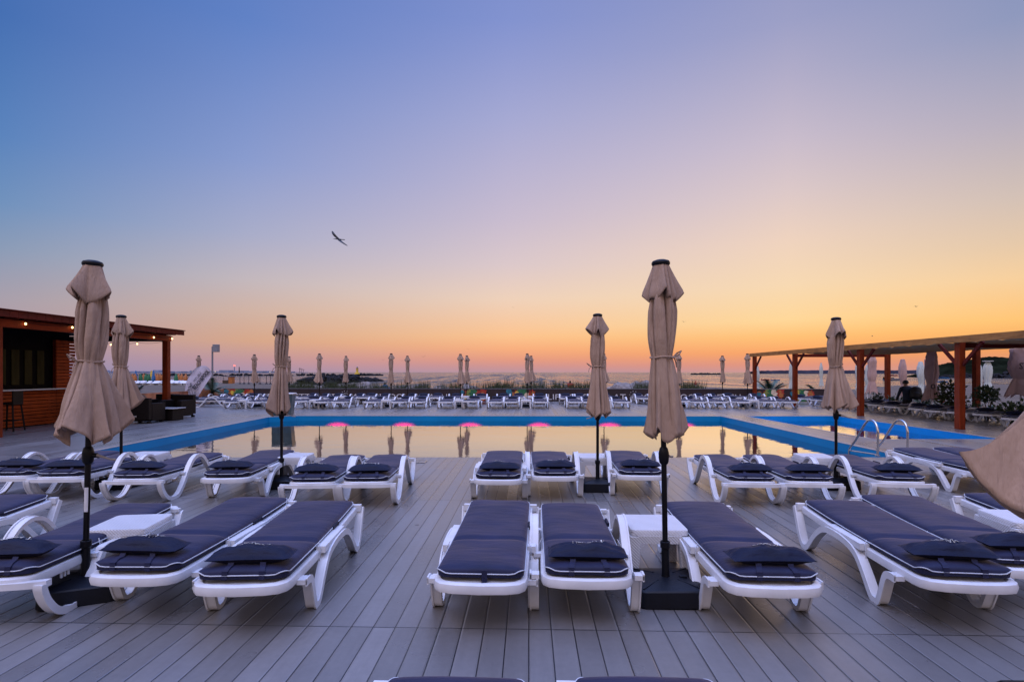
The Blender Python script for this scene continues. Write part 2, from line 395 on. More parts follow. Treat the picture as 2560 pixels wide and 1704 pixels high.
# pool basins: painted walls and floor
def pool_paint():
    t = NT('blue_pool_paint'); v = t.geo(); f = t.noise(v, .8, 3)
    t.bsdf(t.ramp(f, [(.3, (.001, .17, .38)), (.7, (.001, .20, .43))]), .5, None, 0, .12); return t.m
M['pool'] = pool_paint(); M['pool_floor'] = simple('light_blue_pool_floor', (.004, .60, .95), .6, .1)
WATER_Z = -.19
for poly, nm, dep in ((POOL, 'pool_basin', 1.35), (POOL2, 'pool_basin', .55)):
    mb = MB(); n = len(poly)
    mb.add([(x, y, -.004) for x, y in poly] + [(x, y, -dep) for x, y in poly], [(i, (i + 1) % n, n + (i + 1) % n, n + i) for i in range(n)] + [])
    mb.mi = 1; mb.add([(x, y, -dep) for x, y in poly], [tuple(range(n))])
    # shrink by 3 mm so that wall and deck edge never share a plane
    cx = sum(p[0] for p in poly) / n; cy = sum(p[1] for p in poly) / n
    mb.v = [(x - (x - cx) * .0006, y - (y - cy) * .0006, z) for x, y, z in mb.v]
    tag(mb.build(nm, [M['pool'], M['pool_floor']]), kind='structure')
def water_mat(name, sc, st, tint):
    t = NT(name); v = t.geo((1, 1.0, 1)); a = t.noise(v, sc, 3, .5); b = t.noise(t.geo((.6, 1.4, 1)), sc * .22, 2, .5)
    h = t.math('ADD', a, t.math('MULTIPLY', b, 2.0)); nm = t.bump(h, st, .012)
    fr = t.n('ShaderNodeFresnel'); fr.inputs[0].default_value = 1.333; t.l(nm, fr.inputs['Normal'])
    gl = t.n('ShaderNodeBsdfGlossy'); gl.inputs['Roughness'].default_value = .015; t.l(nm, gl.inputs['Normal'])
    tr = t.n('ShaderNodeBsdfTransparent'); tr.inputs[0].default_value = tint + (1,)
    m = t.n('ShaderNodeMixShader'); t.l(t.math('MINIMUM', t.math('MULTIPLY', fr.outputs[0], 1.95), .94), m.inputs[0]); t.l(tr.outputs[0], m.inputs[1]); t.l(gl.outputs[0], m.inputs[2]); t.l(m.outputs[0], t.out.inputs[0]); return t.m
M['pool_water'] = water_mat('pool_water', 5.0, .15, (.80, .95, 1))
M['pool_water2'] = water_mat('paddling_pool_water', 4.0, .30, (.80, .95, 1))
for poly, m in ((POOL, 'pool_water'), (POOL2, 'pool_water2')):
    n = len(poly); cx = sum(p[0] for p in poly) / n; cy = sum(p[1] for p in poly) / n
    q = [(x - (x - cx) * .001, y - (y - cy) * .001) for x, y in poly]
    sheet(q, [], WATER_Z, 'water', M[m])
# pale coping strip round the rim
mb = MB()
def rim(poly, skip=()):
    n = len(poly)
    for i in range(n):
        if i in skip: continue
        a, b = Vector((*poly[i], 0)), Vector((*poly[(i + 1) % n], 0)); d = (b - a).normalized(); nr = Vector((d.y, -d.x, 0))
        w = .11; mb.add([a + nr * .004 + Vector((0, 0, .004)), b + nr * .004 + Vector((0, 0, .004)), b + nr * w + Vector((0, 0, .004)), a + nr * w + Vector((0, 0, .004)),
                         a + nr * .004 + Vector((0, 0, -.03)), b + nr * .004 + Vector((0, 0, -.03))], [(0, 1, 2, 3), (0, 1, 5, 4)])
rim(POOL, (0,)); rim(POOL2, (0,))
M['coping'] = simple('pale_tan_coping', (.30, .25, .21), .4, .2, 4)
tag(mb.build('pool_coping', M['coping']), kind='structure')

# pink underwater lamps along the far wall: each a small fitting plus an added emissive sheet imitating its soft glow
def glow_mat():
    t = NT('painted_pink_glow'); v = t.coord('Object'); sx = t.n('ShaderNodeSeparateXYZ'); t.l(v, sx.inputs[0])
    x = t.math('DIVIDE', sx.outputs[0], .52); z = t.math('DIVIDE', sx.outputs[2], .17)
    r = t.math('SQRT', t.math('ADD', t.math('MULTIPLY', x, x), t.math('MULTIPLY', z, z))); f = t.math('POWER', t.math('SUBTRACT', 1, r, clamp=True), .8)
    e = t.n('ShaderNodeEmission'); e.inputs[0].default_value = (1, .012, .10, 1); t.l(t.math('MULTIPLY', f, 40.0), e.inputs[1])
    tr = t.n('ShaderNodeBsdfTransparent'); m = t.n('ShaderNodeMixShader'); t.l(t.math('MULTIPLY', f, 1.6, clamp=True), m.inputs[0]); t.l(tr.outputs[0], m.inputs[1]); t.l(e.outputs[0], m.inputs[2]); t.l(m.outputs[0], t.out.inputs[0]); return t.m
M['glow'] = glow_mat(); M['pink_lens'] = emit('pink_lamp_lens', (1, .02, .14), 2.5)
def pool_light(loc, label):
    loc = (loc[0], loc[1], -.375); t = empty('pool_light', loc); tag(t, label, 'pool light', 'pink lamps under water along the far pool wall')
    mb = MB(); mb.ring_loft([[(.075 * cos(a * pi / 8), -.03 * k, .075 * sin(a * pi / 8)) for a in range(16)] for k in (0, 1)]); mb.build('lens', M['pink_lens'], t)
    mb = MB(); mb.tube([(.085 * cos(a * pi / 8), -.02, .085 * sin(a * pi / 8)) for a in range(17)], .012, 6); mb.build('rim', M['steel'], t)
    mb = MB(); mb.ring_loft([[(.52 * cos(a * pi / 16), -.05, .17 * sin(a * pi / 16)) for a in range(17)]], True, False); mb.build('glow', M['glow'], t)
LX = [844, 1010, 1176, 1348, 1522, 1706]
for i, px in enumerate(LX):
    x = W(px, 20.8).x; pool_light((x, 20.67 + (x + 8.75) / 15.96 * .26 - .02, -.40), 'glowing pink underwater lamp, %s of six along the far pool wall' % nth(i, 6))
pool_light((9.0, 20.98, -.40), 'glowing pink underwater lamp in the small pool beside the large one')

# beach (flat sand, then a slope into the water) and sea
SEA_Z = -1.1
def sand_mat():
    t = NT('brown_beach_sand'); v = t.geo(); f = t.noise(v, .25, 4); g = t.noise(t.geo((1, 1, 1)), 2.5, 4, .65)
    col = t.ramp(f, [(.3, (.105, .082, .062)), (.7, (.145, .115, .09))]); col = t.mix(.5, col, t.ramp(g, [(.3, (.6, .6, .6)), (.7, (1, 1, 1))]), 'MULTIPLY')
    t.bsdf(col, .9, t.bump(g, .8, .12), 0, .2); return t.m
M['sand'] = sand_mat()
shore = [(-420, 130), (-120, 118), (-60, 112), (-46, 108), (-36, 92), (-24, 66), (-16, 50), (-6, 43), (4, 41), (12, 40), (18, 42), (26, 48), (34, 58), (44, 72), (60, 92), (90, 104), (200, 112), (420, 118)]
mb = MB(); n = len(shore); off = (0.0, .0)
rows = [[(x, 26 if -200 < x < 200 else 26, -.62) for x, y in shore], [(x, 26 + (y - 26) * .35, -.50) for x, y in shore], [(x, 26 + (y - 26) * .75, -.48) for x, y in shore], [(x, y, -.52) for x, y in shore],
        [(x, y + 6 + y * .03, -1.13) for x, y in shore], [(x, y + 30, -2.4) for x, y in shore]]
rows.insert(0, [(x, -40, -.62) for x, y in shore])
mb.ring_loft(rows, False, False, closed=False)
o = mb.build('beach', M['sand'], smooth=True, angle=60); tag(o, kind='structure')
def sea_mat():
    t = NT('sea_water'); a = t.noise(t.geo((1, .5, 1)), .7, 3, .6); b = t.noise(t.geo((.5, .09, 1)), .7, 5, .7); c = t.noise(t.geo((.08, .012, 1)), 1.0, 4, .7)
    h = t.math('ADD', t.math('MULTIPLY', a, .35), t.math('ADD', t.math('MULTIPLY', b, 3.2), t.math('MULTIPLY', c, 14.0)))
    nm = t.bump(h, 1.0, 1.6)
    wa = t.noise(t.geo((.45, .040, 1)), 1.0, 4, .65); wb = t.noise(t.geo((.10, .005, 1)), 1.0, 4, .7); wc = t.noise(t.geo((.012, .0006, 1)), 1.0, 3, .7)
    wv = t.math('ADD', t.math('MULTIPLY', wa, .45), t.math('ADD', t.math('MULTIPLY', wb, .35), t.math('MULTIPLY', wc, .20)))
    rg = t.ramp(wv, [(.45, (.05, .05, .05)), (.52, (.22, .22, .22)), (.60, (.60, .60, .60))])
    t.bsdf((.010, .020, .040), rg, nm, 0, .5, IOR=1.55); return t.m
M['sea'] = sea_mat()
mb = MB(); mb.add([(-30000, 30, SEA_Z), (30000, 30, SEA_Z), (30000, 40000, SEA_Z), (-30000, 40000, SEA_Z)], [(0, 1, 2, 3)])
tag(mb.build('sea', M['sea']), kind='structure')

# ------------------------------------------------------------------ far shore, hill, breakwaters
def mound(pts, depth, z0, seed, rough, mat, name, kind='structure', nx=6, tree=0.0):
    """pts: (x, y, top z) along a ridge seen from the sea side; a real hill with depth"""
    rnd = random.Random(seed); P = catmull(pts, nx); rows = []
    prof = [(-.5, 0), (-.42, .25), (-.30, .55), (-.15, .88), (0, 1), (.2, .9), (.5, 0)]
    for k, (dy, hz) in enumerate(prof):
        row = []
        for i, (x, y, z) in enumerate(P):
            j = noise.noise(Vector((x * rough, dy * 5, seed))) * (z - z0) * .18 * (hz > 0) + (rnd.random() * tree if hz > .5 else 0)
            row.append((x, y + dy * depth, z0 + (z - z0) * hz + j))
        rows.append(row)
    mb = MB(); mb.ring_loft(rows, False, False, closed=False); o = mb.build(name, mat, smooth=False); tag(o, kind=kind); return o
def along(pxs, D, z): return [tuple(W(px, D, zz)) for (px, zz) in zip(pxs, z)]
# wooded headland at the right
mound(along([2325, 2350, 2375, 2400, 2430, 2470, 2520, 2570, 2640, 2760], 300, [-.9, 1.5, 4.2, 6.2, 8.0, 8.9, 9.3, 9.6, 10, 10]), 60, -1.3, 3, .05, M['hill'], 'hill', nx=14, tree=.6)
# long low spit with trees
mound(along([1880, 1900, 1960, 2040, 2120, 2200, 2280, 2340, 2400], 1000, [.3, 3.2, 3.8, 4.2, 4.0, 4.4, 4.2, 5.0, 5.5]), 90, -1.3, 8, .01, M['shore'], 'headland', nx=20, tree=1.6)
def rocks_stuff(name, label, cat, pts, n, s, seed, mat, zb, flat=.7):
    """a heap of angular rocks along a line, one object"""
    rnd = random.Random(seed); mb = MB()
    for i in range(n):
        t = rnd.random() * (len(pts) - 1); k = min(int(t), len(pts) - 2); a, b = pts[k], pts[k + 1]; u = t - k
        x, y, w, hh = [a[q] + (b[q] - a[q]) * u for q in range(4)]
        dx = rnd.gauss(0, .5) * w; zz = hh * max(0, 1 - abs(dx) / w) * rnd.random()
        r = s * rnd.uniform(.5, 1.4); vs = []
        for q in range(14):
            v = Vector((rnd.gauss(0, 1), rnd.gauss(0, 1), rnd.gauss(0, 1))).normalized() * r; vs.append((x + v.x + dx * .3, y + dx + v.y, zb + zz + v.z * flat))
        bm = bmesh.new(); bv = [bm.verts.new(p) for p in vs]; res = bmesh.ops.convex_hull(bm, input=bv)
        bm.verts.index_update(); used = [v for v in bm.verts if v.link_faces]
        idx = {v: q for q, v in enumerate(used)}; mb.add([v.co[:] for v in used], [tuple(idx[v] for v in f.verts) for f in bm.faces]); bm.free()
    o = mb.build(name, mat); tag(o, label, cat, kind='stuff'); return o
p0, p1, p2, p3 = W(760, 100), W(800, 128), W(870, 150), W(940, 165)
rocks_stuff('rock_jetty', 'dark rock jetty reaching into the sea left of centre', 'jetty', [(p0.x, p0.y, 4, 1.2), (p1.x, p1.y, 5, 2.0), (p2.x, p2.y, 5, 1.9), (p3.x, p3.y, 2, .5)], 420, 1.1, 4, M['rock_dark'], -1.2)
a, b, c, e = W(300, 420), W(640, 420), W(900, 430), W(950, 440)
rocks_stuff('breakwater', 'long thin breakwater of dark blocks across the left bay', 'breakwater', [(a.x, a.y, 4, 1.2), (b.x, b.y, 4, 1.2), (c.x, c.y, 5, 1.4), (e.x, e.y, 4, .6)], 420, 1.3, 5, M['rock_dark'], -1.0)
a, b = W(1728, 620), W(1800, 620); rocks_stuff('breakwater', 'short dark breakwater on the open horizon right of the tall umbrella', 'breakwater', [(a.x, a.y, 5, 1), (b.x, b.y, 5, 1)], 110, 1.6, 6, M['rock_dark'], -1.0)
a, b, c = W(2350, 268), W(2480, 262), W(2640, 258); rocks_stuff('shore_rocks', 'dark boulders at the foot of the wooded hill', 'rocks', [(a.x, a.y, 3, .8), (b.x, b.y, 4, 2.2), (c.x, c.y, 5, 2.4)], 340, 1.2, 9, M['rock_dark'], -1.1)
a, b, c = W(2140, 74), W(2330, 84), W(2600, 92); rocks_stuff('shallow_stones', 'small dark stones in the shallows off the right beach', 'stones', [(a.x, a.y, 22, 0), (b.x, b.y, 20, 0), (c.x, c.y, 20, 0)], 130, .28, 10, M['rock_dark'], -1.05, .5)
# city on the far side of the bay: one far-off mass
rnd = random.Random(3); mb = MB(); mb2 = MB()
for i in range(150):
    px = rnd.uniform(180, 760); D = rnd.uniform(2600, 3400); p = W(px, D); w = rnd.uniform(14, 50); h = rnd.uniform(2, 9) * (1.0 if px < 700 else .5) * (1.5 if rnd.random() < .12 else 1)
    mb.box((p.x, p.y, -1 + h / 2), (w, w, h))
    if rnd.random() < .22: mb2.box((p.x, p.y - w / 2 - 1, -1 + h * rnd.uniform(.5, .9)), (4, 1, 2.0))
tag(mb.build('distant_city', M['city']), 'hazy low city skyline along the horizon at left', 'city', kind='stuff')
tag(mb2.build('distant_city_lights', M['citylight']), 'tiny warm lights scattered over the far city', 'city lights', kind='stuff')
for px, D, h, lab, bea in ((586, 2400, 28, 'thin far chimney with a glowing red beacon on top', True), (598, 2400, 26, 'thin dark far chimney just right of the beacon chimney', False)):
    p = W(px, D); t = empty('chimney', (p.x, p.y, -1)); tag(t, lab, 'chimney')
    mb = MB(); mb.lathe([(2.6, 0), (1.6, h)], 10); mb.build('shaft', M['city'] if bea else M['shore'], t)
    if bea: mb = MB(); mb.lathe([(1, 0), (3.4, 1.5), (3.4, 5), (1, 6.5)], 10, (0, 0, h)); mb.build('beacon', M['beacon'], t)
for i, px in enumerate((749, 753, 758)):
    p = W(px, 2600); mb = MB(); mb.beam((p.x, p.y, -1), (p.x, p.y, 22 - i * 3), 1.4, 1.4); mb.beam((p.x - 6, p.y, 18 - i * 3), (p.x + 8, p.y, 20 - i * 3), 1, 1)
    tag(mb.build('harbour_crane', M['shore']), 'hair-thin far harbour crane, %s of the three near the left umbrella' % nth(i, 3), 'crane', 'harbour cranes on the horizon')
# harbour light on the breakwater
p = W(893, 425); t = empty('harbour_light', (p.x, p.y, .2)); tag(t, 'small yellow harbour light tower on the breakwater', 'beacon')
mb = MB(); mb.lathe([(2.0, 0), (1.7, 1.2), (.95, 1.4), (.8, 4.2), (1.1, 4.3), (1.1, 4.6)], 12); mb.build('tower', M['yellow'], t)
mb = MB(); mb.lathe([(.6, 4.6), (.6, 5.4), (.1, 5.9)], 10); mb.build('lantern', M['grey_metal'], t)
# ------------------------------------------------------------------ sun loungers
LL = 1.96
def slab_mesh(head_w, foot_w, z_head, z_foot):
    """bed plate with a rounded head end and a turned-down rim"""
    mb = MB(); out = []
    hw = head_w / 2; fw = foot_w / 2
    out = [(-hw, .14), (-hw + .012, .08), (-hw + .05, .035), (-hw + .13, .012), (0, 0), (hw - .13, .012), (hw - .05, .035), (hw - .012, .08), (hw, .14)]
    side = [(hw + (fw - hw) * k / 6, .14 + (LL - .18) * k / 6) for k in range(1, 7)]
    poly = out + side + [(fw - .03, LL), (-fw + .03, LL)] + [(-x, y) for x, y in side[::-1]]
    def z(y): u = y / LL; return z_head + (z_foot - z_head) * u - .018 * sin(pi * u)
    n = len(poly); cx, cy = 0, LL / 2
    def off(k): return [(x * (1 - k / .31), cy + (y - cy) * (1 - k / .98)) for x, y in poly]
    rings = []
    for k, dz in ((.030, -.055), (0.0, -.055), (-.006, -.03), (.000, 0), (.012, .008), (.035, .008), (.045, -.004)):
        rings.append([(x, y, z(y) + dz) for x, y in off(k)])
    rings.append([(x * .05, cy + (y - cy) * .9, z(y) - .004) for x, y in off(.05)])
    mb.ring_loft(rings, False, True)
    # slats under the cushion
    for k in range(9):
        y = .2 + k * .2; mb.box((0, y, z(y) - .03), (head_w - .06, .05, .018))
    for k in range(3):                                                  # little ratchet hooks under the head end
        mb.box((-hw + .02, .34 + k * .035, z(.34) - .075), (.012, .010, .05)); mb.box((hw - .02, .34 + k * .035, z(.34) - .075), (.012, .010, .05))
    return mb
PA = catmull([(.22, .262), (.30, .260), (.345, .225), (.395, .10), (.43, .028), (.48, .018), (.53, .040), (.64, .165), (.75, .262), (.90, .305), (1.12, .315), (1.30, .290), (1.46, .19), (1.60, .055), (1.67, .020), (1.73, .028), (1.79, .09), (1.87, .24), (1.925, .345)], 4)
PB3 = catmull([(.10, .300), (.16, .302), (.20, .27), (.24, .15), (.27, .04), (.31, .016), (.37, .018), (.44, .07), (.54, .18), (.65, .325), (.75, .435), (.85, .485), (.94, .485), (1.04, .440), (1.15, .32), (1.30, .14), (1.42, .045), (1.50, .018), (1.58, .022), (1.67, .085), (1.76, .20), (1.82, .32)], 4)
PB = catmull([(.02, .272), (.022, .235), (.06, .15), (.14, .06), (.24, .020), (.32, .016), (.41, .045), (.52, .15), (.64, .315), (.74, .425), (.84, .475), (.93, .480), (1.03, .440), (1.15, .32), (1.30, .14), (1.42, .045), (1.50, .018), (1.58, .022), (1.67, .085), (1.76, .20), (1.82, .32)], 4)
def mat_z(x, y, L0, L1, hw, zb, th, crease, seed, zf):
    """cushion top height"""
    u = (y - L0) / (L1 - L0); ex = 1 - abs(x / hw) ** 5; ey = 1 - abs(2 * u - 1) ** 26
    e = max(0, ex) ** .42 * max(0, ey) ** .42
    cr = -.032 * exp(-((y - crease) / .022) ** 2)
    w = noise.noise(Vector((x * 4 + seed, y * 3.2, seed))) * .010 + noise.noise(Vector((x * 3 + seed, y * 16, seed * 2))) * .0035
    return zb + (zf - zb) * u - .016 * sin(pi * u) + th * .42 + (th * .58 + cr + w) * e
def cushion(name, seed, zb=.342, zf=.362, L0=.075, L1=1.90, hw=.283, th=.072, crease=.72):
    nx, ny = 16, 60; mb = MB(); top = []; r = .07
    def outline(x, y):
        # round the plan corners
        X = hw - r; Y0, Y1 = L0 + r, L1 - r
        if abs(x) > X and (y < Y0 or y > Y1):
            cx = X if x > 0 else -X; cy = Y0 if y < Y0 else Y1; dx, dy = x - cx, y - cy; m = max(abs(dx), abs(dy)); l = hypot(dx, dy)
            if l > 1e-6: return cx + dx * m / l, cy + dy * m / l
        return x, y
    def frac(k, n): t = 2 * k / n - 1; return (1 - (1 - abs(t)) ** 1.5) * (1 if t > 0 else -1)
    grid = [[outline(frac(i, nx) * hw, (L0 + L1) / 2 + frac(j, ny) * (L1 - L0) / 2) for i in range(nx + 1)] for j in range(ny + 1)]
    vs = []; fs = []
    for j in range(ny + 1):
        for i in range(nx + 1):
            x, y = grid[j][i]; vs.append((x, y, mat_z(x * .9999, y, L0, L1, hw, zb, th, crease, seed, zf)))
    W_ = nx + 1
    for j in range(ny):
        for i in range(nx): a = j * W_ + i; fs.append((a, a + 1, a + W_ + 1, a + W_))
    # border down to a slightly inset bottom
    border = [j * 0 + i for i in range(nx + 1)] + [j * W_ + nx for j in range(1, ny + 1)] + [ny * W_ + i for i in range(nx - 1, -1, -1)] + [j * W_ for j in range(ny - 1, 0, -1)]
    pts = [vs[b] for b in border]; n0 = len(vs)
    def zbot(y): u = (y - L0) / (L1 - L0); return zb + (zf - zb) * u - .016 * sin(pi * u)
    vs += [(x * .985, (L0 + L1) / 2 + (y - (L0 + L1) / 2) * .995, zbot(y)) for x, y, z in pts]
    nb = len(border)
    for k in range(nb): a, b = border[k], border[(k + 1) % nb]; fs.append((a, n0 + k, n0 + (k + 1) % nb, b))
    fs.append(tuple(range(n0, n0 + nb))); mb.add(vs, fs)
    me = mb.mesh(name, M['navy'], smooth=True, angle=70)
    pp = MB(); pp.loop([(x * 1.008, y + (.003 if y > 1 else -.003), z - .004) for x, y, z in pts], .0038, 6)
    pm = pp.mesh('piping', M['piping'], smooth=True)
    return me, pm, (seed, zb, zf, L0, L1, hw, th, crease)
def cz(P, x, y): seed, zb, zf, L0, L1, hw, th, crease = P; return mat_z(x, y, L0, L1, hw, zb, th, crease, seed, zf)
def pillow_fn(seed, hx=.262, hy=.092, th=.066):
    def f(u, v):
        pinch = max(0, (1 - abs(u) ** 2.6)) ** .55 * max(0, (1 - abs(v) ** 2.2)) ** .62
        kx = 1 - .22 * v * v * (1 - abs(u) ** 3) ; ky = 1 - .25 * (1 - u * u) * 0 + .12 * abs(u) ** 4
        w = noise.noise(Vector((u * 2.5 + seed, v * 2.5, seed))) * .30 + .16 * abs(sin(u * 9 + seed)) * abs(v) + .12 * noise.noise(Vector((u * 7, v * 3 + seed, 1.0)))
        return u * hx * kx, v * hy * ky, th * pinch * (1 + w)
    return f
def add_pillow(root, CP, y0, dx, rz, seed, detail=True):
    f = pillow_fn(seed); nx, ny = 22, 12; vs = []; fs = []
    zc0 = cz(CP, dx, y0)
    def place(p, rz=rz): x, y, z = p; return (dx + x * cos(rz) - y * sin(rz), y0 + x * sin(rz) + y * cos(rz), zc0 + .040 + z)
    for sgn in (1, -.72):
        for j in range(ny + 1):
            for i in range(nx + 1):
                x, y, z = f(2 * i / nx - 1, 2 * j / ny - 1); vs.append(place((x, y, z * sgn)))
    W_ = nx + 1; o = (ny + 1) * W_
    for j in range(ny):
        for i in range(nx):
            a = j * W_ + i; fs.append((a, a + 1, a + W_ + 1, a + W_)); fs.append((o + a, o + a + W_, o + a + W_ + 1, o + a + 1))
    mb = MB(); mb.add(vs, fs); me = mb.mesh('pillow', M['navy_dark'], smooth=True, angle=80)
    bm = bmesh.new(); bm.from_mesh(me); bmesh.ops.remove_doubles(bm, verts=bm.verts[:], dist=.0005); bm.to_mesh(me); bm.free(); me.polygons.foreach_set('use_smooth', [True] * len(me.polygons))
    pil = link('pillow', me, root)
    for sx in (-.10, .10):                                              # elastic bands that hook over the cushion end
        pts = []
        for k in range(9):
            t = k / 8; y = y0 - .085 - (y0 - .085 - (CP[3] - .004)) * t; x = dx + sx * (1 + .15 * t)
            pts.append((x, y, max(cz(CP, x, max(y, CP[3] + .004)) + .006, zc0 + .02 if k == 0 else 0)))
        pts.append((pts[-1][0], CP[3] - .008, pts[-1][2] - .05))
        b = MB(); rings = []
        for x, y, z in pts: rings.append([(x - .018, y, z - .002), (x + .018, y, z - .002), (x + .018, y, z + .002), (x - .018, y, z + .002)])
        b.ring_loft(rings); b.build('strap', M['navy'], pil)
    if detail:
        tm = text_mesh('MALIBU', .048, .0006); o2 = MB()
        n0 = len(tm.vertices); vv = []
        def drape(x, y):
            u, v = x / .262, y / .092; kx = 1 - .22 * v * v * (1 - abs(u) ** 3); u /= kx
            return place((x, y, f(max(-.99, min(.99, u)), max(-.99, min(.99, v)))[2] + .0065))
        for v in tm.vertices: vv.append(drape(-.015 - v.co.x * 1.02, .020 - v.co.y))
        o2.add(vv, [tuple(p.vertices) for p in tm.polygons])
        for k in range(7):                                              # small palm emblem before the word
            a = k * pi / 6; cx, cy = .098, .020; q = [(cx, cy), (cx + .016 * cos(a) - .003 * sin(a), cy - .016 * sin(a) + .006), (cx + .020 * cos(a), cy - .018 * sin(a) + .006)]
            o2.add([drape(*t) for t in q], [(0, 1, 2)])
        q = [(.0965, .020), (.0995, .020), (.102, .043), (.094, .043)]; o2.add([drape(*t) for t in q], [(0, 1, 2, 3)])
        bpy.data.meshes.remove(tm)
        me = bpy.data.meshes.new('embroidery'); me.from_pydata(o2.v, [], o2.f); me.materials.append(M['lettering']); link('embroidery', me, pil)
def make_lounger(kind, seed, pillow=True, detail=True, py=.215, pdx=.02, prz=.03):
    """kind 'flat': angular legs below the bed; kind 'arm': curved side bands rising into armrests"""
    root = empty('sun_lounger')
    if kind == 'flat':
        mb = slab_mesh(.60, .62, .318, .352); sx = .335; P = PA
    elif kind == 'arm3': mb = slab_mesh(.60, .56, .312, .315); sx = .345; P = PB3
    else:
        mb = slab_mesh(.56, .56, .312, .315); sx = .345; P = PB
    mb.build('bed_frame', M['plastic'], root, smooth=True, angle=35)
    for s in (-1, 1):
        r = MB()
        wx = [.070 if kind == 'flat' else .062][0]; Q = P if not (s > 0 and kind == 'armlow') else [(a_, min(b_, .300 + .02 * sin(a_ * 3))) for a_, b_ in P]; r.ribbon(Q, s * sx, wx, .032)
        r.ribbon(Q, s * (sx + wx * .42), .012, .050)                    # raised outer flange, as on moulded legs
        if kind == 'flat':
            r.box((s * .285, .28, .262), (.12, .07, .03)); r.box((s * (sx - .02), .98, .325), (.07, .55, .05)); r.box((s * .31, 1.90, .345), (.08, .05, .06))
        else:
            r.box((s * .30, .60, .285), (.10, .06, .028)); r.box((s * .30, 1.22, .285), (.10, .06, .028)); r.box((s * .30, 1.80, .315), (.10, .05, .03))
        r.build('side_leg', M['plastic'], root, smooth=True, angle=40)
    if kind in ('arm', 'armlow'):
        r = MB(); rg = []
        for k in range(17):
            x = (k - 8) / 8; y = .035 - .045 * (1 - abs(x) ** 3); rg.append([(x * .374, y, .250), (x * .374, y + .05, .250), (x * .374, y + .05, .292), (x * .374, y, .292)])
        r.ring_loft(rg); r.build('front_rail', M['plastic'], root, smooth=True, angle=40)
    if kind == 'flat': me, pm, CP = cushion('cushion', seed)
    else: me, pm, CP = cushion('cushion', seed, .334, .326, .045, 1.84, .275, .070, .70)
    cu = link('cushion', me, root); link('piping', pm, cu)
    for s in (-1, 1):
        tie = MB(); x = s * (CP[5] + .012); y = CP[7]
        tie.tube([(x, y, .375), (x + s * .022, y - .02, .34), (x + s * .020, y - .035, .27), (x + s * .012, y - .02, .235), (x + s * .016, y + .015, .28), (x + s * .01, y + .02, .345)], .003, 5)
        tie.build('tie_cord', M['piping'], cu)
    if kind == 'flat' or detail:
        b = MB(); x = CP[5] + .003
        b.box((x, 1.22, .362), (.02, .16, .03)); b.build('side_loop', M['navy_dark'], cu)
    if pillow: add_pillow(root, CP, py, pdx, prz, seed, detail)
    else:
        b = MB(); b.box((.03, .068, .335), (.036, .004, .115)); b.build('hanging_strap', M['navy'], cu)
    return root
NEAR_LOUNGERS = []
def put(root, x, y, deg, label, group):
    root.location = (x, y, 0); root.rotation_euler = (0, 0, radians(-deg)); tag(root, label, 'sun lounger', group)
proto = {'A': make_lounger('flat', 1.3), 'B': make_lounger('arm', 2.1), 'A2': make_lounger('flat', 5.2, py=.235, pdx=-.02, prz=-.05), 'B2': make_lounger('arm', 7.7, py=.20, pdx=.03, prz=.06),
         'AN': make_lounger('flat', 9.4, pillow=False), 'D': make_lounger('armlow', 4.4), 'C': make_lounger('arm3', 3.3, py=.20, pdx=.01, prz=-.02)}
used = set()
def lounger(k, x, y, deg, label, group):
    r = proto[k]
    if k in used: r = copy_tree(r)
    used.add(k); put(r, x, y, deg, label, group); return r
g1 = 'sun loungers in the nearest full row'; g2 = 'sun loungers in the row along the near pool edge'
# head-end point of the cushion -> origin of the lounger is .08 nearer
def place_head(k, px, py, deg, label, group, back=.09):
    p = G(px, py, .40); a = radians(deg); return lounger(k, p.x - sin(a) * back, p.y - cos(a) * back, deg, label, group)
place_head('A', 603, 1423, -4.5, 'white lounger with navy pillow, nearest row, directly left of the open aisle', g1)
place_head('A2', 337, 1402, -1.5, 'white lounger between the near left umbrella pole and the lounger at the aisle', g1)
place_head('D', -22, 1407, -7, 'white lounger with curved armrest left of the near left umbrella, cut by the picture edge', g1)
a_ = G(64, 1238, .40); lounger('A', a_.x - 1.95 * sin(radians(-8)) - .05, a_.y - 1.90, -8, 'foot end of a flat white lounger at the left picture edge, nearest row', g1)
place_head('AN', 1200, 1419, 1.2, 'white lounger without a pillow, a dark strap hanging from its cushion front', g1)
place_head('C', 1467.7, 1406, .5, 'white lounger with armrests and navy pillow left of the near woven side table', g1)
place_head('A', 1935, 1426, .9, 'white lounger with navy pillow just right of the tall near umbrella', g1)
place_head('A2', 2418, 1417, 4.6, 'white lounger with big angular legs, right of the aisle at the near right', g1)
a_ = G(2223, 1240, .40); a2 = radians(6.5); lounger('A', a_.x - 1.9 * sin(a2), a_.y - 1.9 * cos(a2), 6.5, 'white lounger behind the angular legged one, its head end cut by the right picture edge', g1)
a_ = G(2455, 1236, .40); lounger('A2', a_.x + .10 - 1.9 * sin(a2), a_.y - 1.9 * cos(a2), 6.5, 'lounger foot end beside the woven table at the right picture edge', g1)
for px, lab in ((1146, 'foot end of a white lounger at the bottom picture edge, left of the two'), (1603, 'foot end of a white lounger at the bottom picture edge, right of the two')):
    p = G(px, 1710, .36); lounger('A', p.x, p.y - 1.93, 0, lab, 'sun loungers closest to the camera')
place_head('B', 25, 1171, -4, 'leftmost lounger of the row by the pool, armrests up, left of the second umbrella', g2)
place_head('B2', 150, 1173, -6.5, 'white armrest lounger left of the black base of the umbrella by the bar', g2)
place_head('B', 338, 1177.5, -4, 'armrest lounger right of the white table by the left pool corner', g2)
place_head('A', 564, 1177.5, -5.5, 'flat lounger with V legs left of the woven table, second row', g2)
place_head('B', 780.6, 1186, -4.6, 'armrest lounger right of the woven table left of centre, second row', g2)
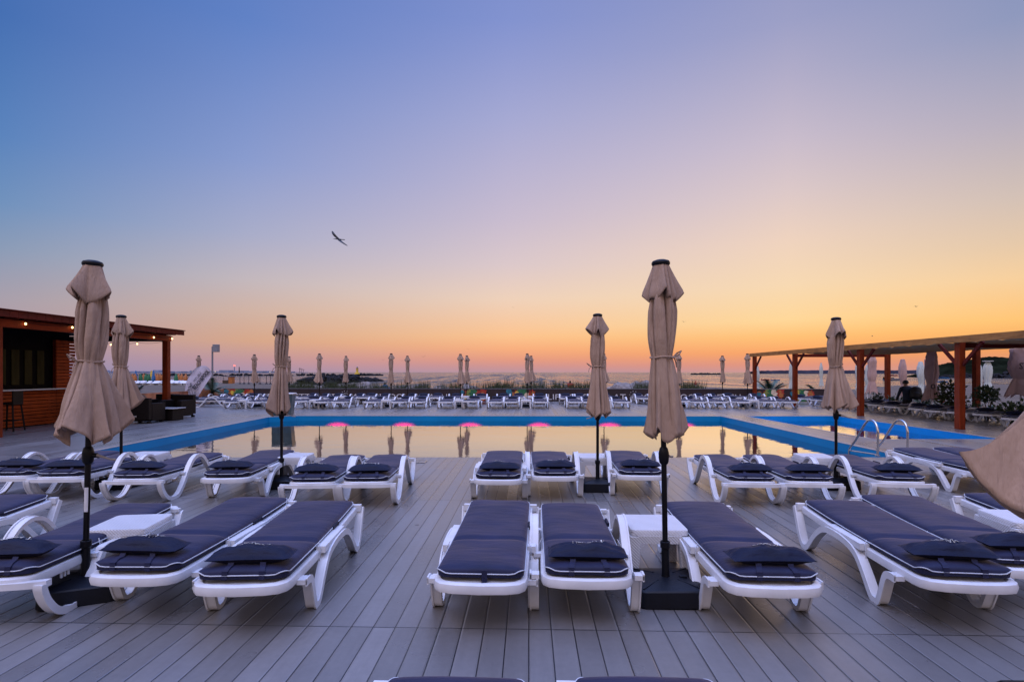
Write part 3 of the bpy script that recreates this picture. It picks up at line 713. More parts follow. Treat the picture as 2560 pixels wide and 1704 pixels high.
place_head('B2', 914.5, 1184.5, -3.9, 'armrest lounger beside the open aisle by the pool, left of the floor hatch side', g2)
place_head('A', 1244.5, 1181, .3, 'flat square legged lounger right of the aisle by the pool, second row', g2)
place_head('C', 1388, 1172, -1, 'armrest lounger left of the woven table in the centre of the second row', g2)
place_head('C', 1601.7, 1170, 2.5, 'armrest lounger behind the tall near umbrella pole, right of the centre table', g2)
place_head('B', 1880.6, 1184, 2.4, 'armrest lounger at the left of the right hand pair by the pool, second row', g2)
place_head('B2', 2024, 1184, 4, 'armrest lounger left of the umbrella base near the pool ladder', g2)
place_head('B', 2252, 1184, 5.4, 'armrest lounger in front of the pool ladder, right of the umbrella base', g2)
place_head('A', 2497, 1168, 2.5, 'flat lounger with V legs right of the pool ladder, second row', g2)
p = G(2376, 1120, .40); lounger('A2', p.x - .10, p.y - 1.9, 2.5, 'flat lounger behind the near right umbrella cloth, rightmost of the second row', g2)

# low detail copies for the far rows (pillow at the far end, feet towards the pool)
far = {'B': make_lounger('arm', 11.3, True, False), 'A': make_lounger('flat', 12.9, True, False)}
for k in far: proto['f' + k] = far[k]
rnd = random.Random(11)
def far_row(pxs, D, group, where, kinds):
    for i, px in enumerate(pxs):
        p = W(px, D); j = rnd.uniform(-3.5, 3.5); k = 'f' + kinds[i % len(kinds)]
        y = p.y + LL; x = p.x
        r = lounger(k, x, y, 0, 'white lounger, navy cushion, %s %s' % (nth(i, len(pxs)), where), group)
        r.rotation_euler = (0, 0, pi + radians(j))
FRONT = [573, 633, 673, 747, 800, 843, 928.6, 994, 1038, 1108, 1178, 1239, 1281, 1349, 1438, 1481, 1552, 1700, 1749, 1803, 1865, 1934, 1978]
BACK = [515, 553, 588, 611, 655, 690, 753, 787, 820, 878, 905, 945, 1015, 1043, 1081, 1131, 1196, 1258, 1296, 1352, 1421, 1456, 1525, 1611, 1770, 1806, 1850, 1916]
far_row(FRONT, 24.75, 'sun loungers in the front row across the pool', 'in the front row beyond the pool', 'BBBABBB')
far_row(BACK, 28.3, 'sun loungers in the back row along the banner fence', 'in the back row along the banner fence', 'BBAB')
p = G(515, 1018); r = lounger('fB', p.x - .9, p.y + .35, 0, 'white lounger seen side on beside the slanted flag, its S-shaped leg in view', 'sun loungers in the front row across the pool'); r.rotation_euler = (0, 0, radians(-72))
PERG = [(1992, 996, 0), (2035, 1000, 3), (2096, 1003, 0), (2138, 1007, -3), (2184, 1012, 6), (2224, 1016, 0), (2286, 1022, -5), (2328, 1027, 2), (2386, 1030, 0), (2453, 1036, 0), (2530, 1047, 4)]
for i, (px, py, dj) in enumerate(PERG):
    p = G(px, py, .30); r = lounger('fA' if i % 3 != 2 else 'fB', p.x, p.y, 0, 'white lounger lying sideways under the right timber pergola, %s of that row' % nth(i, len(PERG)), 'sun loungers under the right pergola')
    r.rotation_euler = (0, 0, radians(-66 + dj))

# ------------------------------------------------------------------ side tables
def make_table(woven=True):
    t = empty('side_table'); m = M['weave'] if woven else M['plastic']
    mb = MB(); w, d, z = .225, .24, .40
    def rr(w, d, r, z): return [(sx * (w - r) + r * cos(a), sy * (d - r) + r * sin(a), z) for sx, sy, a0 in ((1, 1, 0), (-1, 1, pi / 2), (-1, -1, pi), (1, -1, 3 * pi / 2)) for a in (a0, a0 + pi / 4, a0 + pi / 2)]
    mb.ring_loft([rr(w + .004, d + .004, .04, z - .045), rr(w + .004, d + .004, .04, z - .006), rr(w, d, .04, z), ], True, True); mb.build('table_top', m, t, smooth=True, angle=40)
    mb = MB()
    for s in (-1, 1): mb.box((0, s * (d + .002), z - .075), (.34, .018, .06)); mb.box((s * (w + .002), 0, z - .075), (.018, .36, .06))
    mb.build('apron', m, t)
    for sx in (-1, 1):
        for sy in (-1, 1):
            mb = MB(); mb.ring_loft([[(sx * (.19 + q) + a * .045 * (1 - .2 * k), sy * (.205 + q) + b * .045 * (1 - .2 * k), zz) for a, b in ((-1, -1), (1, -1), (1, 1), (-1, 1))] for q, k, zz in ((0, 0, z - .05), (.012, .5, .18), (.022, 1, .0))]); mb.build('leg', m, t, bevel=.006)
    return t
t0 = make_table(); first = [True]
def table(px, py, label, group, rz=0, D=None):
    t = t0 if first[0] else copy_tree(t0); first[0] = False
    p = G(px, py, .40) if D is None else W(px, D); t.location = (p.x, p.y, 0); t.rotation_euler = (0, 0, radians(rz)); tag(t, label, 'side table', group); return t
gt = 'white woven side tables between the near loungers'
table(328, 1303, 'white woven side table beside the near left umbrella pole', gt, 9)
table(367, 1133, 'white side table behind the umbrella nearest the bar, by the pool corner', gt, 4)
table(736, 1137, 'white woven side table behind the umbrella pole left of the aisle, second row', gt, 3)
table(1485, 1138, 'white woven side table behind the umbrella base in the centre of the second row', gt)
table(2037, 1138, 'white side table left of the umbrella pole near the pool ladder', gt, -3)
table(1633, 1304, 'white woven side table behind the tall near umbrella pole', gt)
table(2560, 1290, 'white woven side table at the right picture edge, behind the cropped umbrella cloth', gt, -6)
FT = [610, 790, 968, 1150, 1315, 1514, 1880]
for i, px in enumerate(FT): table(px, 0, 'white side table in the front row beyond the pool, %s' % nth(i, len(FT)), 'white side tables beyond the pool', 0, 25.3)
BT = [626, 862, 1162, 1327, 1490, 1826]
for i, px in enumerate(BT): table(px, 0, 'white side table in the back row by the banner fence, %s' % nth(i, len(BT)), 'white side tables beyond the pool', 0, 28.9)
table(2436, 0, 'white side table between loungers under the pergola, right of the big post', 'white side tables under the pergola', 10, 19.3)
table(2225, 0, 'white side table between loungers under the pergola, near the person', 'white side tables under the pergola', 10, 23.6)
# ------------------------------------------------------------------ closed umbrellas
def fold(th, n, seed, sharp=.75):
    t = th + .22 * sin(2 * th + seed) + .12 * sin(3 * th + seed * 2.3)
    return 1 - 2 * abs(sin(n * t / 2)) ** sharp
def drape(th, n, seed, sharp=.7):
    t = th + .30 * sin(2 * th + seed) + .16 * sin(3 * th + seed * 1.7)
    return 2 * abs(sin(n * t / 2)) ** sharp - 1
def umbrella_mesh(seed, hemr=.26, asym=.25, adir=0.0, ztie=1.73, L=.60, N=176, top=2.46, ventr=.125, bodyr=.080, twist=.5, fa=1.0):
    rnd = random.Random(seed); mb = MB(); A = [2 * pi * k / N for k in range(N)]
    s1, s2, s3 = [rnd.uniform(0, 6.28) for _ in range(3)]; nf = 8
    def body(z):
        u = (top - .08 - z) / (top - .08 - ztie)                        # 0 at top, 1 at the tie
        r = .045 + (bodyr - .045) * min(1, u / .45) ** .8
        if u > .75: r = r + (.066 - r) * ((u - .75) / .25) ** 1.6
        return r, u
    rings = []
    nz = 30
    for k in range(nz):
        z = top - .08 - (top - .08 - ztie) * k / (nz - 1); r, u = body(z); ring = []
        amp = .24 * sin(pi * min(1, u * .85 + .12)) + .10
        for a in A:
            tw = a + twist * u
            f = drape(tw, nf, s1, .6) * amp + drape(tw + .3 + .5 * u, 13, s2, .8) * .07 * (.4 + u)
            lob = 1 + .10 * sin(a - s3 + 2.2 * u) + .06 * sin(2 * a + s2)
            rr = r * (1 + f) * lob * (1 + .05 * noise.noise(Vector((cos(a) * 5 + s1, sin(a) * 5, z * 2.2 + s2))) + .025 * noise.noise(Vector((cos(a) * 14, sin(a) * 14 + s1, z * 5)))); ring.append((rr * cos(a), rr * sin(a), z))
        rings.append(ring)
    # skirt below the tie: cloth of constant length swings out
    nh = 26; last = rings[-1]
    for k in range(1, nh + 1):
        t = k / nh; ring = []
        for i, a in enumerate(A):
            tw = a + twist
            f = .62 * drape(tw, nf, s1, .6) * (1 - .35 * t) + (.25 + .40 * t) * fold(tw, 5, s3, .8) + .12 * drape(tw, 13, s2, .8)
            big = 1 + asym * cos(a - adir) + .5 * asym * cos(2 * (a - adir) + s2)
            R = hemr * big * (1 + fa * (.40 + .18 * t) * f)
            l = L * (1 + .05 * sin(3 * a + s1) - .10 * f * t); r0 = hypot(last[i][0], last[i][1])
            rr = r0 + (R - r0) * t ** .85; dz = sqrt(max(.05, l * l - max(0, R - r0) ** 2)) * t
            rr = rr * (1 + .09 * t * noise.noise(Vector((cos(a) * 4 + s1, sin(a) * 4, t * 2 + s2))) + .03 * noise.noise(Vector((cos(a) * 12, sin(a) * 12 + s1, t * 3)))); rr = max(rr, .034); a2 = a + .12 * t * sin(8 * a + s1)
            ring.append((rr * cos(a2), rr * sin(a2), ztie - dz))
        rings.append(ring)
    mb.ring_loft(rings, False, False)
    # hem: a second thickness just inside
    return mb
def vent_mesh(seed, top=2.46, ventr=.125, N=132):
    rnd = random.Random(seed + 50); s1, s2 = rnd.uniform(0, 6), rnd.uniform(0, 6); mb = MB(); rings = []
    for k in range(15):
        t = k / 14; ring = []
        for i in range(N):
            a = 2 * pi * i / N; f = .75 * fold(a, 4, s1, .85) + .5 * drape(a, 7, s2, .7); R = ventr * (1 + .34 * f + .10 * sin(a + s2)); r = .055 * (1 + .10 * f * t) + (R - .055) * t
            l = .265 * (1 + .07 * sin(2 * a + s2) - .13 * f * t); dz = sqrt(max(.01, l * l - max(0, R - .055) ** 2)) * t
            if t > .85: r -= .008 * ((t - .85) / .15)
            ring.append((r * cos(a), r * sin(a), top - .012 - dz))
        rings.append(ring)
    mb.ring_loft(rings, False, False); return mb
def solid(me, th=.003):
    o = bpy.data.objects.new('tmp', me); C.objects.link(o); s = o.modifiers.new('s', 'SOLIDIFY'); s.thickness = th; s.offset = -1
    dg = bpy.context.evaluated_depsgraph_get(); dg.update(); m2 = bpy.data.meshes.new_from_object(o.evaluated_get(dg)); bpy.data.objects.remove(o); bpy.data.meshes.remove(me); return m2
def make_umbrella(seed, crank=0.0, base=True, near=True, top=2.46, sticker=False, tiedir=0.0, ztie=1.73, **k):
    t = empty('closed_umbrella'); N = 176 if near else 72
    me = umbrella_mesh(seed, top=top, ztie=ztie, N=N, **k).mesh('canopy', M['beige'], smooth=True, angle=60); me = solid(me) if near else me
    cn = link('canopy', me, t)
    me = vent_mesh(seed, top, k.get('ventr', .125), N=132 if near else 60).mesh('vent_flap', M['beige'], smooth=True, angle=60); me = solid(me) if near else me
    link('vent_flap', me, cn)
    mb = MB(); rt = [(.076 * cos(2 * pi * i / 40), .076 * sin(2 * pi * i / 40), ztie + .004 * sin(6 * pi * i / 40)) for i in range(40)]
    mb.loop([(x * (1.10 + .05 * sin(i)), y * 1.10, z) for i, (x, y, z) in enumerate(rt)], .0075, 6)
    c, s = cos(tiedir), sin(tiedir); q = lambda r, a, z: ((r * c - a * s), (r * s + a * c), ztie + z)
    mb.tube([q(.09, 0, 0), q(.125, .02, .03), q(.15, .0, .045), q(.125, -.02, .02), q(.095, 0, 0)], .006, 6); mb.tube([q(.09, 0, 0), q(.12, .03, -.03), q(.13, .035, -.075)], .005, 6)
    mb.build('tie_band', M['beige'], cn, smooth=True, angle=80)
    mb = MB(); mb.lathe([(.056, top - .030), (.066, top - .018), (.067, top - .004), (.060, top + .008), (.035, top + .017), (.010, top + .020)], 28); mb.build('cap', M['black'], t, smooth=True, angle=50)
    mb = MB(); mb.lathe([(.020, .14), (.020, top - .03)], 14); mb.build('pole', M['pole'], t, smooth=True, angle=50)
    mb = MB(); mb.lathe([(.022, .97), (.033, .985), (.038, 1.02), (.038, 1.055), (.030, 1.09), (.022, 1.10)], 16)
    c, s = cos(crank), sin(crank); mb.lathe([(.018, 0), (.018, .05)], 10, (.0, 0, 0)) if False else None
    mb.tube([(.02 * c, .02 * s, 1.035), (.062 * c, .062 * s, 1.035)], .018, 10)
    ck = mb.build('crank_housing', M['black'], t, smooth=True, angle=50)
    mb = MB(); mb.tube([(.06 * c, .06 * s, 1.035), (.068 * c, .068 * s, 1.035), (.150 * c, .150 * s, 1.008), (.190 * c, .190 * s, 1.004)], [.014, .011, .007, .010], 8); mb.build('crank_handle', M['coping'], ck, smooth=True)
    if sticker:
        mb = MB(); mb.ring_loft([[(.0208 * cos(a), .0208 * sin(a), z) for a in [(-1.9 + .12 * i) for i in range(12)]] for z in (.62, .80)], False, False, closed=False); mb.build('sticker', M['plastic'], t)
    if base:
        mb = MB(); mb.lathe([(.036, .130), (.030, .155), (.028, .17), (.028, .355), (.036, .362), (.036, .405), (.031, .408), (.024, .400)], 20); mb.build('pole_socket', M['black'], t, smooth=True, angle=40)
        mb = MB()
        def sq(h, r, z, n=6):
            pts = []
            for sx, sy, a0 in ((1, 1, 0), (-1, 1, pi / 2), (-1, -1, pi), (1, -1, 3 * pi / 2)):
                for i in range(n + 1): a = a0 + pi / 2 * i / n; pts.append((sx * (h - r) + r * cos(a), sy * (h - r) + r * sin(a), z))
            return pts
        mb.ring_loft([sq(.232, .06, 0), sq(.240, .06, .012), sq(.236, .06, .118), sq(.228, .06, .128), sq(.215, .055, .132), sq(.105, .02, .150), sq(.05, .02, .152)])
        for i in range(4):
            a = pi / 4 + i * pi / 2; mb.beam((.10 * cos(a), .10 * sin(a), .151), (.29 * cos(a), .29 * sin(a), .134), .012, .008)
        mb.box((.12, -.02, .150), (.05, .03, .02)); mb.build('base', M['base'], t, smooth=True, angle=30)
    return t
def set_u(t, x, y, label, group=None, rz=0.0, lean=(0, 0)):
    t.location = (x, y, 0); t.rotation_euler = (lean[0], lean[1], rz); tag(t, label, 'umbrella', group); return t
gu = 'closed beige umbrellas on this side of the pool'
p = G(212, 1429, .17); set_u(make_umbrella(11, crank=.15, sticker=True, hemr=.178, asym=.10, adir=.1, L=.565, tiedir=-2.0, bodyr=.080, twist=.35, ventr=.125), p.x, p.y, 'closed beige umbrella at the near left, wide flaring hem, beside a woven table', gu, lean=(0, radians(1.4)))

for k_ in KIDS['closed_umbrella']:
    if k_.name.startswith('base'): k_.rotation_euler = (0, 0, radians(28))
p = G(303, 1186, .17); set_u(make_umbrella(12, crank=.3, hemr=.155, asym=.22, adir=.2, tiedir=3.0, twist=.3), p.x, p.y, 'closed beige umbrella half hidden behind the near left one, close to the timber bar', gu)
p = G(704, 1186, .17); set_u(make_umbrella(13, crank=.6, hemr=.130, asym=.30, adir=3.6, tiedir=2.9, twist=.45, L=.66), p.x, p.y, 'closed beige umbrella left of the aisle, standing between two pairs of loungers by the pool', gu)
p = G(1494, 1192, .17); set_u(make_umbrella(14, crank=-2.6, hemr=.135, asym=.12, adir=0, tiedir=3.1, twist=.2, L=.68), p.x, p.y, 'slim closed beige umbrella in the centre of the second row, left of the tallest one', gu)
p = G(1665, 1432, .17); set_u(make_umbrella(15, crank=1.0, hemr=.120, asym=.26, adir=0, tiedir=.2, twist=-.25, L=.575, bodyr=.076, ventr=.115, ztie=1.76), p.x, p.y, 'tallest closed beige umbrella in the picture, standing on a black base in the nearest row', gu, lean=(0, radians(-.9)))
p = G(2090, 1188, .17); set_u(make_umbrella(16, crank=-.6, hemr=.185, asym=.15, adir=.2, tiedir=-1.5, twist=.3, top=2.42), p.x, p.y, 'closed beige umbrella in front of the pool ladder, its flared hem near the pergola posts', gu)
p = W(2712, 2.5); set_u(make_umbrella(17, crank=0, hemr=.27, asym=.30, adir=3.3, fa=1.45, ztie=1.70, L=.72, twist=.3, ventr=.13), p.x, p.y, 'closed umbrella cropped by the right picture edge, only its big cloth hem showing', gu)
fu = [make_umbrella(20 + i, near=False, hemr=h, asym=.2, adir=a, tiedir=a, L=.58 + .03 * i, twist=.3, base=False) for i, (h, a) in enumerate(((.13, 0), (.16, 3.1), (.115, 1.0), (.17, .3)))]
nf_ = [0]
fbase = MB(); fbase.box((0, 0, .068), (.47, .47, .13)); fbase = fbase.mesh('base', M['base'], bevel=.02)
for f_ in fu: link('base', fbase, f_)
FU1 = [(636, 885), (798.6, 883), (978, 882.6), (1151, 884), (1318, 883), (1510, 883), (1697, 883.6), (1868.6, 883)]
FU2 = [(497, 888), (723, 890), (865, 889), (1018.5, 888.6), (1167, 888), (1328, 888.5), (1806, 888.4)]
for row, D, nm in ((FU1, 26.3, 'front row beyond the pool'), (FU2, 29.6, 'back row near the banner fence')):
    for i, (px, py) in enumerate(row):
        t = fu[nf_[0] % 4] if nf_[0] < 4 else copy_tree(fu[nf_[0] % 4]); nf_[0] += 1
        p = W(px, D); s = (H + (930 - py) * D / F) / 2.483
        set_u(t, p.x, p.y, 'small closed beige umbrella, %s in the %s' % (nth(i, len(row)), nm), 'closed umbrellas beyond the pool', rnd.uniform(-.5, .5) + (pi if i % 3 == 2 else 0)); t.scale = (1, 1, s)

# big closed parasols on the beach at the right
def big_parasol(mat, seed, h, bodyr, hemr, zhem, ground, letters=None, flat_top=False):
    t = empty('closed_parasol'); rnd2 = random.Random(seed); s1 = rnd2.uniform(0, 6); s2 = rnd2.uniform(0, 6); N = 80; rings = []
    zt = zhem + (h - zhem) * .30; nz = 34
    for k in range(nz):
        z = h - (h - zhem) * k / (nz - 1); u = (h - z) / (h - zt) if z > zt else 1; ring = []
        if z > zt: r = bodyr * (.50 + .5 * min(1, u / .25)) * (1 - .30 * max(0, (u - .72) / .28) ** 1.3) * (1 + .08 * sin(u * 9 + s1)); am = .13
        else: q = (zt - z) / (zt - zhem); r = bodyr * .70 + (hemr - bodyr * .70) * q ** .9; am = .16 + .12 * q
        for i in range(N):
            a = 2 * pi * i / N; f = fold(a + .5 * u, 7, s1, .8); rr = r * (1 + am * f + .10 * sin(2 * a + s2 + u * 2)); zz = z - (.10 * f if z <= zhem + .01 else 0)
            ring.append((rr * cos(a) + .05 * bodyr * sin(u * 5 + s1), rr * sin(a), zz))
        rings.append(ring)
    mb = MB(); mb.ring_loft(rings, True, False); cn = mb.build('canopy', mat, t, smooth=True, angle=60)
    mb = MB(); mb.lathe([(.03, 0), (.03, h + .02)], 10)
    if flat_top: mb.lathe([(.24, h), (.24, h + .03)], 16)
    mb.build('pole', M['plastic'], t, smooth=True, angle=40)
    if letters:
        for ch, dx, z, sz in letters:
            tm = text_mesh(ch, sz, .02); link('lettering', tm, cn)
            o = KIDS[cn.name][-1]; tm.materials.append(M['black_text']); o.location = (dx, -bodyr * 1.24, z); o.rotation_euler = (radians(90), 0, radians(8))
    return t
def bp(px, ytop, yhem, wpx, D, mat, label, seed, ground=-.5, letters=None, flat_top=False, hemk=1.25):
    p = W(px, D); h = H - (ytop - 930) * D / F; zh = H - (yhem - 930) * D / F; r = wpx / 2 * D / F / 1.12
    t = big_parasol(mat, seed, h - ground, r, r * hemk, max(.25, zh - ground), ground, letters, flat_top); t.location = (p.x, p.y, ground); t.rotation_euler = (0, 0, YAW)
    tag(t, label, 'parasol', 'closed parasols on the beach behind the pergola'); return t
bp(2180, 886, 982, 20, 30, M['pink_cloth'], 'rose beige closed parasol between the second and third pergola posts', 31)
bp(2168, 912, 982, 10, 32, M['white_cloth'], 'pale closed parasol tucked behind the rose beige one beside the pergola post', 32)
bp(2143, 905, 975, 9, 38, M['white_cloth'], 'thin pale closed parasol just left of the third pergola post', 33)
bp(2257, 898, 990, 18, 27, M['pink_cloth'], 'rose closed parasol with dark lettering directly behind the person', 34, letters=[('op', .02, 1.22, .42)])
bp(2302, 904, 984, 18, 30, M['white_cloth'], 'white closed parasol right of the person', 35)
bp(2329, 868, 1000, 30, 22, M['pink_cloth'], 'large rose closed parasol with a dark letter o, right of the person', 36, letters=[('o', -.14, 1.62, .42)])
bp(2445, 902, 1003, 20, 24, M['white_cloth'], 'white closed parasol right of the biggest pergola post', 37, hemk=1.5)
bp(2470, 903, 978, 19, 30, M['white_cloth'], 'white closed parasol with a flat disc top, beside a clipped round bush', 38, flat_top=True)
bp(2552, 850, 990, 44, 19, M['pink_cloth'], 'big rose closed parasol with dark lettering at the right picture edge', 39, letters=[('ST', -.22, 2.35, .30), ('op', .18, 2.0, .36)], hemk=1.35)
bp(1893, 915, 972, 12, 36, M['white_cloth'], 'white closed parasol behind the farthest pergola post', 40)
bp(1977, 909, 972, 9, 40, M['white_cloth'], 'thin white closed parasol beside the second farthest pergola post', 41)
bp(2053, 907, 965, 8, 42, M['white_cloth'], 'thin white closed parasol beside the back pergola post by the palm', 42)
# coloured closed parasols far down the left beach
cols = {'o': ('orange', 'orange'), 'g': ('green', 'green'), 'b': ('blue', 'blue'), 'y': ('yellow', 'yellow')}
lp = [(330, 'o', 0), (395, 'o', 0), (413, 'b', 1), (540, 'g', 0), (620, 'o', 0), (680, 'g', 0), (755, 'g', 0), (825, 'y', 1), (875, 'b', 1), (925, 'o', 0), (985, 'o', 0), (1050, 'o', 0), (1115, 'o', 0), (1465, 'g', 0), (1535, 'o', 0), (1615, 'o', 0), (1720, 'o', 0)]
pm = {}
for i, (x, c, tall) in enumerate(lp):
    key = (c, tall)
    if key not in pm:
        t = empty('beach_parasol'); h = 1.95 if not tall else 2.5; mb = MB()
        mb.lathe([(.28, .45), (.33, .7), (.30, 1.2), (.22, 1.55), (.15, h - .3), (.03, h)], 10); cn = mb.build('canopy', M[cols[c][0]], t, smooth=True)
        mb = MB(); mb.lathe([(.03, 0), (.03, h)], 6); mb.build('pole', M['plastic'], t); pm[key] = t
    else: t = copy_tree(pm[key])
    p = W(300 + x / 10.45, 98 + rnd.uniform(-3, 3)); t.location = (p.x, p.y, -.5)
    same = [k for k in lp if k[1] == c and k[2] == tall]; lab = nth(same.index((x, c, tall)), len(same)) if len(same) > 1 else 'only'
    tag(t, '%s %s closed parasol on the far left beach, %s of its colour' % ('tall' if tall else 'small', cols[c][1], lab), 'parasol', 'coloured closed parasols on the left beach')
mb = MB()
for i in range(200):
    p = W(rnd.uniform(300, 478), rnd.uniform(92, 103)); mb.box((p.x, p.y, -.5 + .30), (.6, 1.8, .06), rnd.uniform(-.3, .3)); mb.beam((p.x, p.y + .5, -.2), (p.x, p.y + 1.1, .15), .6, .05)
    for q in (-.6, .6): mb.box((p.x, p.y + q, -.36), (.5, .06, .26))
tag(mb.build('beach_loungers', M['plastic']), 'dense white band of far beach loungers under the coloured parasols', 'loungers', kind='stuff')
for i, px in enumerate((650, 666, 676, 622, 610, 600)):
    p = W(px, 100); t = empty('thatch_pole', (p.x, p.y, -.5)); tag(t, 'thin bare pole on the far left beach, %s of six' % nth([600, 610, 622, 650, 666, 676].index(px), 6), 'pole', 'bare poles on the far beach')
    mb = MB(); mb.lathe([(.05, 0), (.05, 1.75)], 6); mb.build('shaft', M['shore'], t); mb = MB(); mb.lathe([(.28, 0), (.10, .25)], 6); mb.build('foot', M['shore'], t)
# ------------------------------------------------------------------ timber bar at the left
bar = empty('timber_bar', (-15.2, 15.5, 0)); tag(bar, 'orange timber beach bar with slatted front, dark serving hatch and flat roof', 'bar')
OX, OY = -15.2, 15.5
def B(mb, x0, x1, y0, y1, z0, z1): mb.box(((x0 + x1) / 2 - OX, (y0 + y1) / 2 - OY, (z0 + z1) / 2), (x1 - x0, y1 - y0, z1 - z0)); return mb
YE = 20.45                                                                # far end of the roof
for y in (13.5, 20.05):
    B(MB(), -13.52, -13.32, y - .09, y + .09, 0, 2.80).build('post', M['wood_v'], bar, bevel=.006)
B(MB(), -18.6, -18.4, 19.95, 20.13, 0, 2.74).build('post', M['wood_v'], bar, bevel=.006)
B(MB(), -13.50, -13.36, 9.0, YE - .2, 2.803, 3.01).build('front_beam', M['wood'], bar, bevel=.006)
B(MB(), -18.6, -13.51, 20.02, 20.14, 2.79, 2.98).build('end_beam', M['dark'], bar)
mb = MB(); y = 9.0; k = 0
while y < YE - .15:
    B(mb, -18.6, -13.02, y, y + .07, 3.013, 3.16); y += .52; k += 1
mb.build('rafters', M['wood_red'], bar, bevel=.004)
mb = MB(); y = 9.0; i = 0
while y < YE - .05:
    B(mb, -13.018, -12.99, y + .004, y + .255, 3.03 + (i % 2) * .006, 3.195 - (i % 3) * .004); y += .26; i += 1
mb.build('fascia', M['wood_red'], bar)
roof = MB(); B(roof, -18.7, -12.95, 8.9, YE, 3.20, 3.225); roof.build('roof', M['wood_red'], bar)
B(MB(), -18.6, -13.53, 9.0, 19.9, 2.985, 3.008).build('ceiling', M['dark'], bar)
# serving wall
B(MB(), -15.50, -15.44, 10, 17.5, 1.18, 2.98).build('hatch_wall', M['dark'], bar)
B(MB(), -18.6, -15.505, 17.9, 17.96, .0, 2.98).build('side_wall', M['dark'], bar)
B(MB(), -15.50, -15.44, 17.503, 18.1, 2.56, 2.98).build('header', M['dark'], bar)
mb = MB()
for i in range(16):
    y = 10.4 + i * .43; B(mb, -15.43, -15.40, y, y + .25, 1.27, 2.33)
mb.build('curtain_strips', M['curtain'], bar, bevel=.01)
cf = B(MB(), -15.44, -15.38, 10, 17.15, 1.19, 1.26).build('hatch_sill', M['dark'], bar)
B(MB(), -15.62, -14.92, 10, 17.7, 1.105, 1.145).build('counter_top', M['glass_top'], bar, bevel=.004)
mb = MB()
for y in (14.2, 17.6): B(mb, -15.0, -14.95, y, y + .05, .02, 1.10)
mb.build('counter_brackets', M['black'], bar)
mb = MB(); rndb = random.Random(5)
for i in range(10):
    z = .03 + i * .107; B(mb, -15.27 + rndb.uniform(-.003, .003), -15.235, 10, 17.35, z, z + .088)
mb.build('front_slats', M['wood_slat'], bar, bevel=.004)
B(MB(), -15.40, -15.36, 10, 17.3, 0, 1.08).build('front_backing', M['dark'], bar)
mb = MB()
for y in (13.2, 15.1, 17.1): B(mb, -15.272, -15.20, y, y + .03, .0, 1.09) if False else B(mb, -15.355, -15.275, y, y + .08, .0, 1.09)
mb.build('front_battens', M['wood_v'], bar)
mb = MB()
for i in range(25):
    z = .03 + i * .107
    if z < 2.6: B(mb, -15.27 + rndb.uniform(-.004, .004), -15.235, 17.36, 18.10, z, z + .086)
mb.build('screen_slats', M['wood_slat'], bar, bevel=.004)
mb = MB()
for y in (17.42, 17.72): B(mb, -15.31, -15.272, y, y + .05, 0, 2.70)
B(mb, -15.36, -15.312, 17.36, 17.95, 0, 2.7); mb.build('screen_frame', M['wood_red'], bar)
# festoon lamps
wire = MB(); bl = []
for k, (px, py, D) in enumerate(((58, 809, 14.6), (155, 818, 16.1), (369, 843, 19.6), (422, 846, 20.6))):
    p = W(px, D, H - (py - 930) * D / F); p.x = -13.30; bl.append(p)
for px, py in ((277, 861), (343, 859), (409, 857)):
    D = 21.0; p = W(px, D, H - (py - 930) * D / F); bl.append(p)
def cable(a, b, sag): return [(a.x + (b.x - a.x) * t, a.y + (b.y - a.y) * t, a.z + .05 + (b.z - a.z) * t - sag * 4 * t * (1 - t)) for t in [i / 10 for i in range(11)]]
st = empty('festoon_cable', (0, 0, 0)); tag(st, 'thin black festoon cable strung along and under the bar roof', 'cable')
for i in range(3): wire.tube(cable(bl[i], bl[i + 1], .04), .006, 5)
for i in range(4, 6): wire.tube(cable(bl[i], bl[i + 1], .05), .006, 5)
wire.tube(cable(bl[6], bl[3], .02), .006, 5); wire.tube(cable(Vector((-16.9, 20.4, 2.7)), bl[4], .05), .006, 5)
wire.build('wire', M['black'], st)
blabs = ['leftmost bulb under the bar fascia, left of the near umbrella', 'small bulb under the bar fascia just left of the near umbrella', 'lit bulb under the bar roof right of the second umbrella', 'lit bulb at the top of the right bar post',
         'lit bulb hanging between the two left umbrellas against the sky', 'lit bulb hanging in the open end of the bar against the sky', 'lit bulb hanging just left of the right bar post']
for p, lab in zip(bl, blabs):
    t = empty('festoon_bulb', p); tag(t, lab, 'bulb', 'lit festoon bulbs on the bar')
    mb = MB(); mb.lathe([(.006, -.036), (.022, -.022), (.026, 0), (.020, .016), (.012, .030)], 12); mb.build('glass', M['bulb'], t, smooth=True)
    mb = MB(); mb.lathe([(.016, .028), (.018, .033), (.018, .066), (.010, .075)], 10); mb.build('socket', M['black'], t, smooth=True, angle=40)
# bar stools
def stool():
    t = empty('bar_stool'); 
    for sx in (-1, 1):
        for sy in (-1, 1):
            mb = MB(); mb.beam((sx * .17, sy * .17, .74), (sx * .23, sy * .23, 0), .035, .035); mb.build('leg', M['rattan'], t)
    mb = MB(); mb.box((0, 0, .765), (.42, .42, .06)); mb.build('seat', M['rattan'], t, bevel=.015)
    mb = MB(); mb.box((.19, 0, .95), (.035, .42, .34)); mb.build('backrest', M['rattan'], t, bevel=.01)
    mb = MB()
    for a, b in (((-.2, -.2), (.2, -.2)), ((.2, -.2), (.2, .2)), ((.2, .2), (-.2, .2)), ((-.2, .2), (-.2, -.2))): mb.beam((a[0], a[1], .30), (b[0], b[1], .30), .025, .025)
    mb.build('footrest', M['rattan'], t); return t
s0 = stool(); s0.location = (-14.55, 15.05, 0); s0.rotation_euler = (0, 0, radians(12)); tag(s0, 'dark rattan bar stool in front of the slatted bar counter', 'bar stool')

